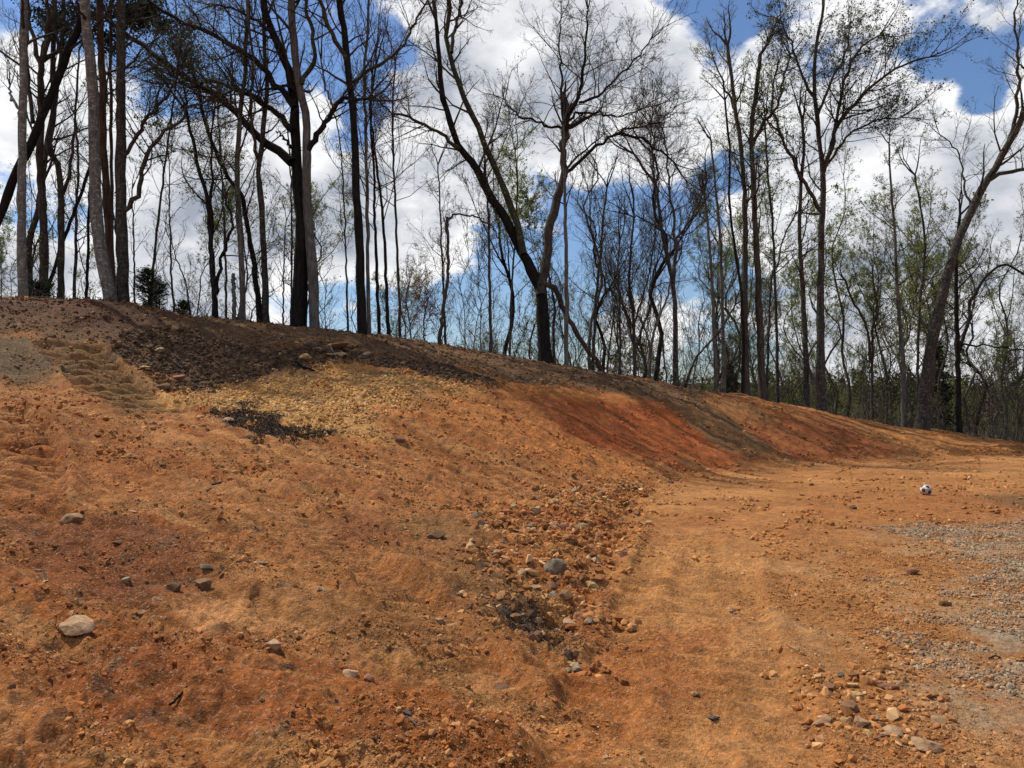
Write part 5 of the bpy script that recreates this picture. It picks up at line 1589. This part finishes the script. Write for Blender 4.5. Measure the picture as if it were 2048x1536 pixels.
# ------------------------------------------------------------------ pebbles, crumbs, gravel and litter nobody could count
def grain_group():
    """geometry nodes: four broken grain shapes set on the points of a mesh"""
    ng = bpy.data.node_groups.new('grains', 'GeometryNodeTree')
    ng.interface.new_socket('Geometry', in_out='INPUT', socket_type='NodeSocketGeometry')
    ng.interface.new_socket('Geometry', in_out='OUTPUT', socket_type='NodeSocketGeometry')
    t = NT(ng)
    gi, go = t.n('NodeGroupInput'), t.n('NodeGroupOutput')
    jn = t.n('GeometryNodeJoinGeometry')
    for k in range(4):
        ic = t.n('GeometryNodeMeshIcoSphere', {'Radius': 1.0, 'Subdivisions': 1})
        pos_ = t.n('GeometryNodeInputPosition')
        sh = t.n('ShaderNodeVectorMath', {0: pos_.outputs[0], 1: (7.3 * k + 1, 3.1 * k, 5.7 * k)}, operation='ADD')
        nz = t.n('ShaderNodeTexNoise', {'Vector': sh.outputs[0], 'Scale': 1.1, 'Detail': 1.0})
        off = t.n('ShaderNodeVectorMath', {0: nz.outputs['Color'], 1: (.5, .5, .5)}, operation='SUBTRACT')
        off = t.n('ShaderNodeVectorMath', {0: off.outputs[0], 1: (1.9, 1.9, 1.9)}, operation='MULTIPLY')
        sp = t.n('GeometryNodeSetPosition', {'Geometry': ic.outputs['Mesh'], 'Offset': off.outputs[0]})
        sm = t.n('GeometryNodeSetMaterial', {'Geometry': sp.outputs[0]})
        sm.inputs['Material'].default_value = M_PEB
        g2 = t.n('GeometryNodeGeometryToInstance', {0: sm.outputs[0]})
        t.t.links.new(g2.outputs[0], jn.inputs[0])

    def attr(name, typ):
        return t.n('GeometryNodeInputNamedAttribute', {'Name': name}, data_type=typ).outputs[0]
    iop = t.n('GeometryNodeInstanceOnPoints', {'Points': gi.outputs[0], 'Instance': jn.outputs[0]})
    iop.inputs['Pick Instance'].default_value = True
    t.t.links.new(attr('pick', 'INT'), iop.inputs['Instance Index'])
    t.t.links.new(attr('rot', 'FLOAT_VECTOR'), iop.inputs['Rotation'])
    t.t.links.new(attr('scl', 'FLOAT_VECTOR'), iop.inputs['Scale'])
    t.t.links.new(iop.outputs[0], go.inputs[0])
    return ng


def pebble_field(name, label, n, sampler, smin, smax, mt, seed, blend=(.3, .9), power=2.2, warm=1.18):
    r_ = np.random.default_rng(seed)
    x, y, f = sampler(n, r_)
    n = len(x)
    s = smin * (smax / smin) ** (r_.uniform(size=n) ** power) * f
    sc = np.stack([s * r_.uniform(.7, 1.3, n), s * r_.uniform(.6, 1.2, n), s * r_.uniform(.5, .95, n)], -1)
    me = bpy.data.meshes.new(name)
    me.vertices.add(n)
    me.vertices.foreach_set('co', np.stack([x, y, gz(x, y) + sc[:, 2] * .35], -1).astype(np.float32).ravel())
    pal = PAL[mt]
    c = pal[r_.integers(0, len(pal), n)] * r_.uniform(.7, 1.25, (n, 1))
    k = r_.uniform(blend[0], blend[1], (n, 1))
    c = c * (1 - k) + gcol(x, y) * warm * r_.uniform(.75, 1.25, (n, 1)) * k
    for nm, typ, arr, key in (('tint', 'FLOAT_COLOR', np.column_stack([c, np.ones(n)]), 'color'), ('scl', 'FLOAT_VECTOR', sc, 'vector'),
                              ('rot', 'FLOAT_VECTOR', np.stack([r_.normal(size=n) * .5, r_.normal(size=n) * .5, r_.uniform(0, 6.28, n)], -1), 'vector')):
        me.attributes.new(nm, typ, 'POINT').data.foreach_set(key, arr.astype(np.float32).ravel())
    me.attributes.new('pick', 'INT', 'POINT').data.foreach_set('value', r_.integers(0, 4, n).astype(np.int32))
    o = link(name, me, M_PEB, None, kind='stuff', label=label, category='gravel')
    md = o.modifiers.new('grains', 'NODES')
    md.node_group = GRAINS
    return o


PAL = dict(mix=np.array([srgb(204, 152, 96), srgb(182, 122, 70), srgb(222, 180, 128), srgb(144, 94, 54), srgb(192, 138, 84), srgb(118, 80, 48), srgb(164, 104, 62)]),
           yellow=np.array([srgb(214, 174, 112), srgb(200, 152, 92), srgb(228, 194, 140), srgb(156, 112, 68)]),
           grey=np.array([srgb(168, 152, 128, .9), srgb(140, 126, 106, .9), srgb(190, 172, 146, .9), srgb(118, 104, 88, .9), srgb(160, 130, 100, .9)]),
           dark=np.array([srgb(84, 66, 54), srgb(66, 54, 46), srgb(104, 80, 60), srgb(90, 66, 48)]))
M_PEB, tp_ = material('pebbles')
_b = tp_.n('ShaderNodeBsdfPrincipled', {'Base Color': tp_.n('ShaderNodeAttribute', attribute_name='tint', attribute_type='INSTANCER').outputs[0], 'Roughness': .9})
_b.inputs['Specular IOR Level'].default_value = .2
tp_.n('ShaderNodeOutputMaterial', {0: _b.outputs[0]})
GRAINS = grain_group()


def s_front(n, r_):
    y = 2.4 * np.exp(r_.uniform(0, 1, n) * 2.0)
    x = y * r_.uniform(-.78, .78, n)
    cl = fbm(x / .8, y / .8, 333, 3) + .5 * in_area('rubble', x, y, .4, .2, 2) + .4 * np.exp(-(dist_line(x, y, TOE) / .5) ** 2)
    cl = cl - .45 * in_area('road', x, y, .2, .3, 36) - .25 * in_area('pale', x, y, .1, .1, 7) - .5 * (dist_line(x, y, TR3) < .45) - .4 * (dist_line(x, y, TR4) < .4)
    m = r_.uniform(-.15, .8, n) < cl
    x, y = x[m], y[m]
    return x, y, .55 + y * .075


def s_poly(name, soft=.2):
    def f(n, r_):
        p = np.array(AREAS[name])
        x = r_.uniform(p[:, 0].min(), min(p[:, 0].max(), 16), n)
        y = r_.uniform(p[:, 1].min(), p[:, 1].max(), n)
        d = poly_sd(x, y, AREAS[name]) + .5 * fbm(x / .6, y / .6, 71, 3) * soft * 3
        m = d > 0
        return x[m], y[m], np.full(m.sum(), 1.0)
    return f


pebble_field('pebbles', 'loose pebbles and crumbs strewn over the orange ground', 90000, s_front, .004, .024, 'mix', 1, (.35, .9), 3.4)
pebble_field('grit', 'fine grit on the near ground', 260000, s_front, .002, .008, 'mix', 2)
def s_far(n, r_):
    y = r_.uniform(8, 28, n)
    x = y * r_.uniform(-.75, .75, n)
    m = (r_.uniform(-.2, .8, n) < fbm(x / .9, y / .9, 335, 3) + .35 * np.exp(-(dist_line(x, y, TOE) / .7) ** 2) - .3 * (dist_yard(x, y) > 0) - .3 * in_area('redface', x, y, .3, .3, 1)) & (y < ridge_y(x))
    return x[m], y[m], .7 + .04 * y[m]


pebble_field('crumbs', 'crumbs and lumps of clay strewn over the whole bank', 130000, s_far, .007, .038, 'mix', 9, (.4, .95), 3.2)
pebble_field('rubble', 'small angular rubble packed along the foot of the bank', 9000, s_poly('rubble', .35), .012, .055, 'mix', 10, (.1, .7))
pebble_field('ridge_crumbs', 'dark clods and crumbs along the brown crest', 16000, s_poly('ridge', .3), .010, .06, 'dark', 11, (.4, .95), 3.0)
pebble_field('yellow_pebbles', 'yellow crumbs of the yellow soil shelf', 24000, s_poly('yellow', .5), .010, .045, 'yellow', 3, (.1, .7))
pebble_field('black_crumbs', 'dark crumbs of the black soil step', 22000, s_poly('topsoil'), .012, .075, 'dark', 4, (.2, .8), 2.6)
pebble_field('gravel', 'grey crushed gravel spread on the yard', 15000, s_poly('gravel', .9), .008, .022, 'grey', 5, (.1, .7))
pebble_field('gravel', 'grey crushed gravel along the right edge', 24000, s_poly('gravel2', .8), .007, .018, 'grey', 6, (.1, .7))
pebble_field('mixed_gravel', 'gravel mixed with earth around the grey patches', 40000, s_poly('gravelhalo', .5), .004, .016, 'mix', 7)
pebble_field('small_cobbles', 'small earthy cobbles around the heap at the lower right', 500, s_poly('cobble', .3), .012, .034, 'mix', 8, (.1, .6))


def litter():
    r_ = np.random.default_rng(61)
    gl = Geo()
    for nm, n, s in (('debris', 5200, .040), ('debris2', 700, .022), ('debris3', 700, .035)):
        p = np.array(AREAS[nm])
        x = r_.uniform(p[:, 0].min() - .3, p[:, 0].max() + .3, n * 4)
        y = r_.uniform(p[:, 1].min() - .3, p[:, 1].max() + .3, n * 4)
        m = poly_sd(x, y, AREAS[nm]) + .30 * fbm(x / .4, y / .4, 5, 3) > 0
        x, y = x[m][:n], y[m][:n]
        z = gz(x, y)
        gl.leaves(np.stack([x, y, z + .015 + r_.uniform(0, .03, len(x))], -1), s, r_)
    link('leaf_litter', gl.mesh('leaf_litter', False), leafmat('dead_leaf', (.028, .021, .018), (.085, .06, .045), .1), None, kind='stuff', label='black rotten leaf litter and bark scraps', category='leaf litter')
    # scraps scattered thinly over the bank
    gl = Geo()
    y = 2.8 * np.exp(r_.uniform(0, 1, 6000) * 1.9)
    x = y * r_.uniform(-.7, .3, 6000)
    m = (dist_yard(x, y) < 0) & (fbm(x / .5, y / .5, 99, 3) > .33)
    x, y = x[m], y[m]
    gl.leaves(np.stack([x, y, gz(x, y) + .006], -1), .022, r_)
    link('scraps', gl.mesh('scraps', False), leafmat('scrap', (.035, .025, .018), (.085, .06, .042), .1), None, kind='stuff', label='dark scraps of bark and leaf on the slope', category='leaf litter')


litter()


def crest_litter():
    """leaf litter, weeds and fallen twigs along the edge of the woods"""
    r_ = np.random.default_rng(62)
    gl, g, gw = Geo(), Geo(), Geo()
    n = 9000
    x = r_.uniform(-19, 23, n)
    y = ridge_y(x) + r_.normal(size=n) * .8 + .7
    m = fbm(x / .9, y / .9, 12, 3) > -.15
    x, y = x[m], y[m]
    gl.leaves(np.stack([x, y, gz(x, y) + .02], -1), .085, r_)
    link('crest_litter', gl.mesh('crest_litter', False), leafmat('fallen_leaf', (.06, .04, .025), (.14, .095, .055), .1), None, kind='stuff', label='fallen brown leaves along the crest under the trees', category='leaf litter')
    n = 420
    x = r_.uniform(-18, 22, n)
    y = ridge_y(x) + r_.uniform(.1, 1.6, n)
    z = gz(x, y)
    D = norm(np.stack([r_.normal(size=n), r_.normal(size=n) * .6, np.abs(r_.normal(size=n)) * .5], -1))
    A0 = np.stack([x, y, z + .01], -1)
    L = r_.uniform(.2, .9, n)[:, None]
    g.spikes(A0, A0 + D * L * .5 + np.array([0, 0, .03]), A0 + D * L, r_.uniform(.005, .016, n))
    n = 1500
    x = r_.uniform(-18, 22, n)
    y = ridge_y(x) + r_.uniform(.1, 1.4, n)
    k = fbm(x / 1.1, y / 1.1, 19, 3) > .05
    x, y = x[k], y[k]
    n = len(x)
    A0 = np.stack([x, y, gz(x, y) - .01], -1)
    D = norm(np.stack([r_.normal(size=n) * .4, r_.normal(size=n) * .4, np.ones(n)], -1))
    L = r_.uniform(.08, .35, n)[:, None]
    gw.thorns(A0, A0 + D * L, np.full(n, .006))
    link('fallen_twigs', g.mesh('fallen_twigs'), TWIG['grey'], None, kind='stuff', label='fallen twigs along the crest', category='twigs')
    link('weeds', gw.mesh('weeds'), LF['olive'], None, kind='stuff', label='thin weeds along the edge of the woods', category='weeds')


crest_litter()
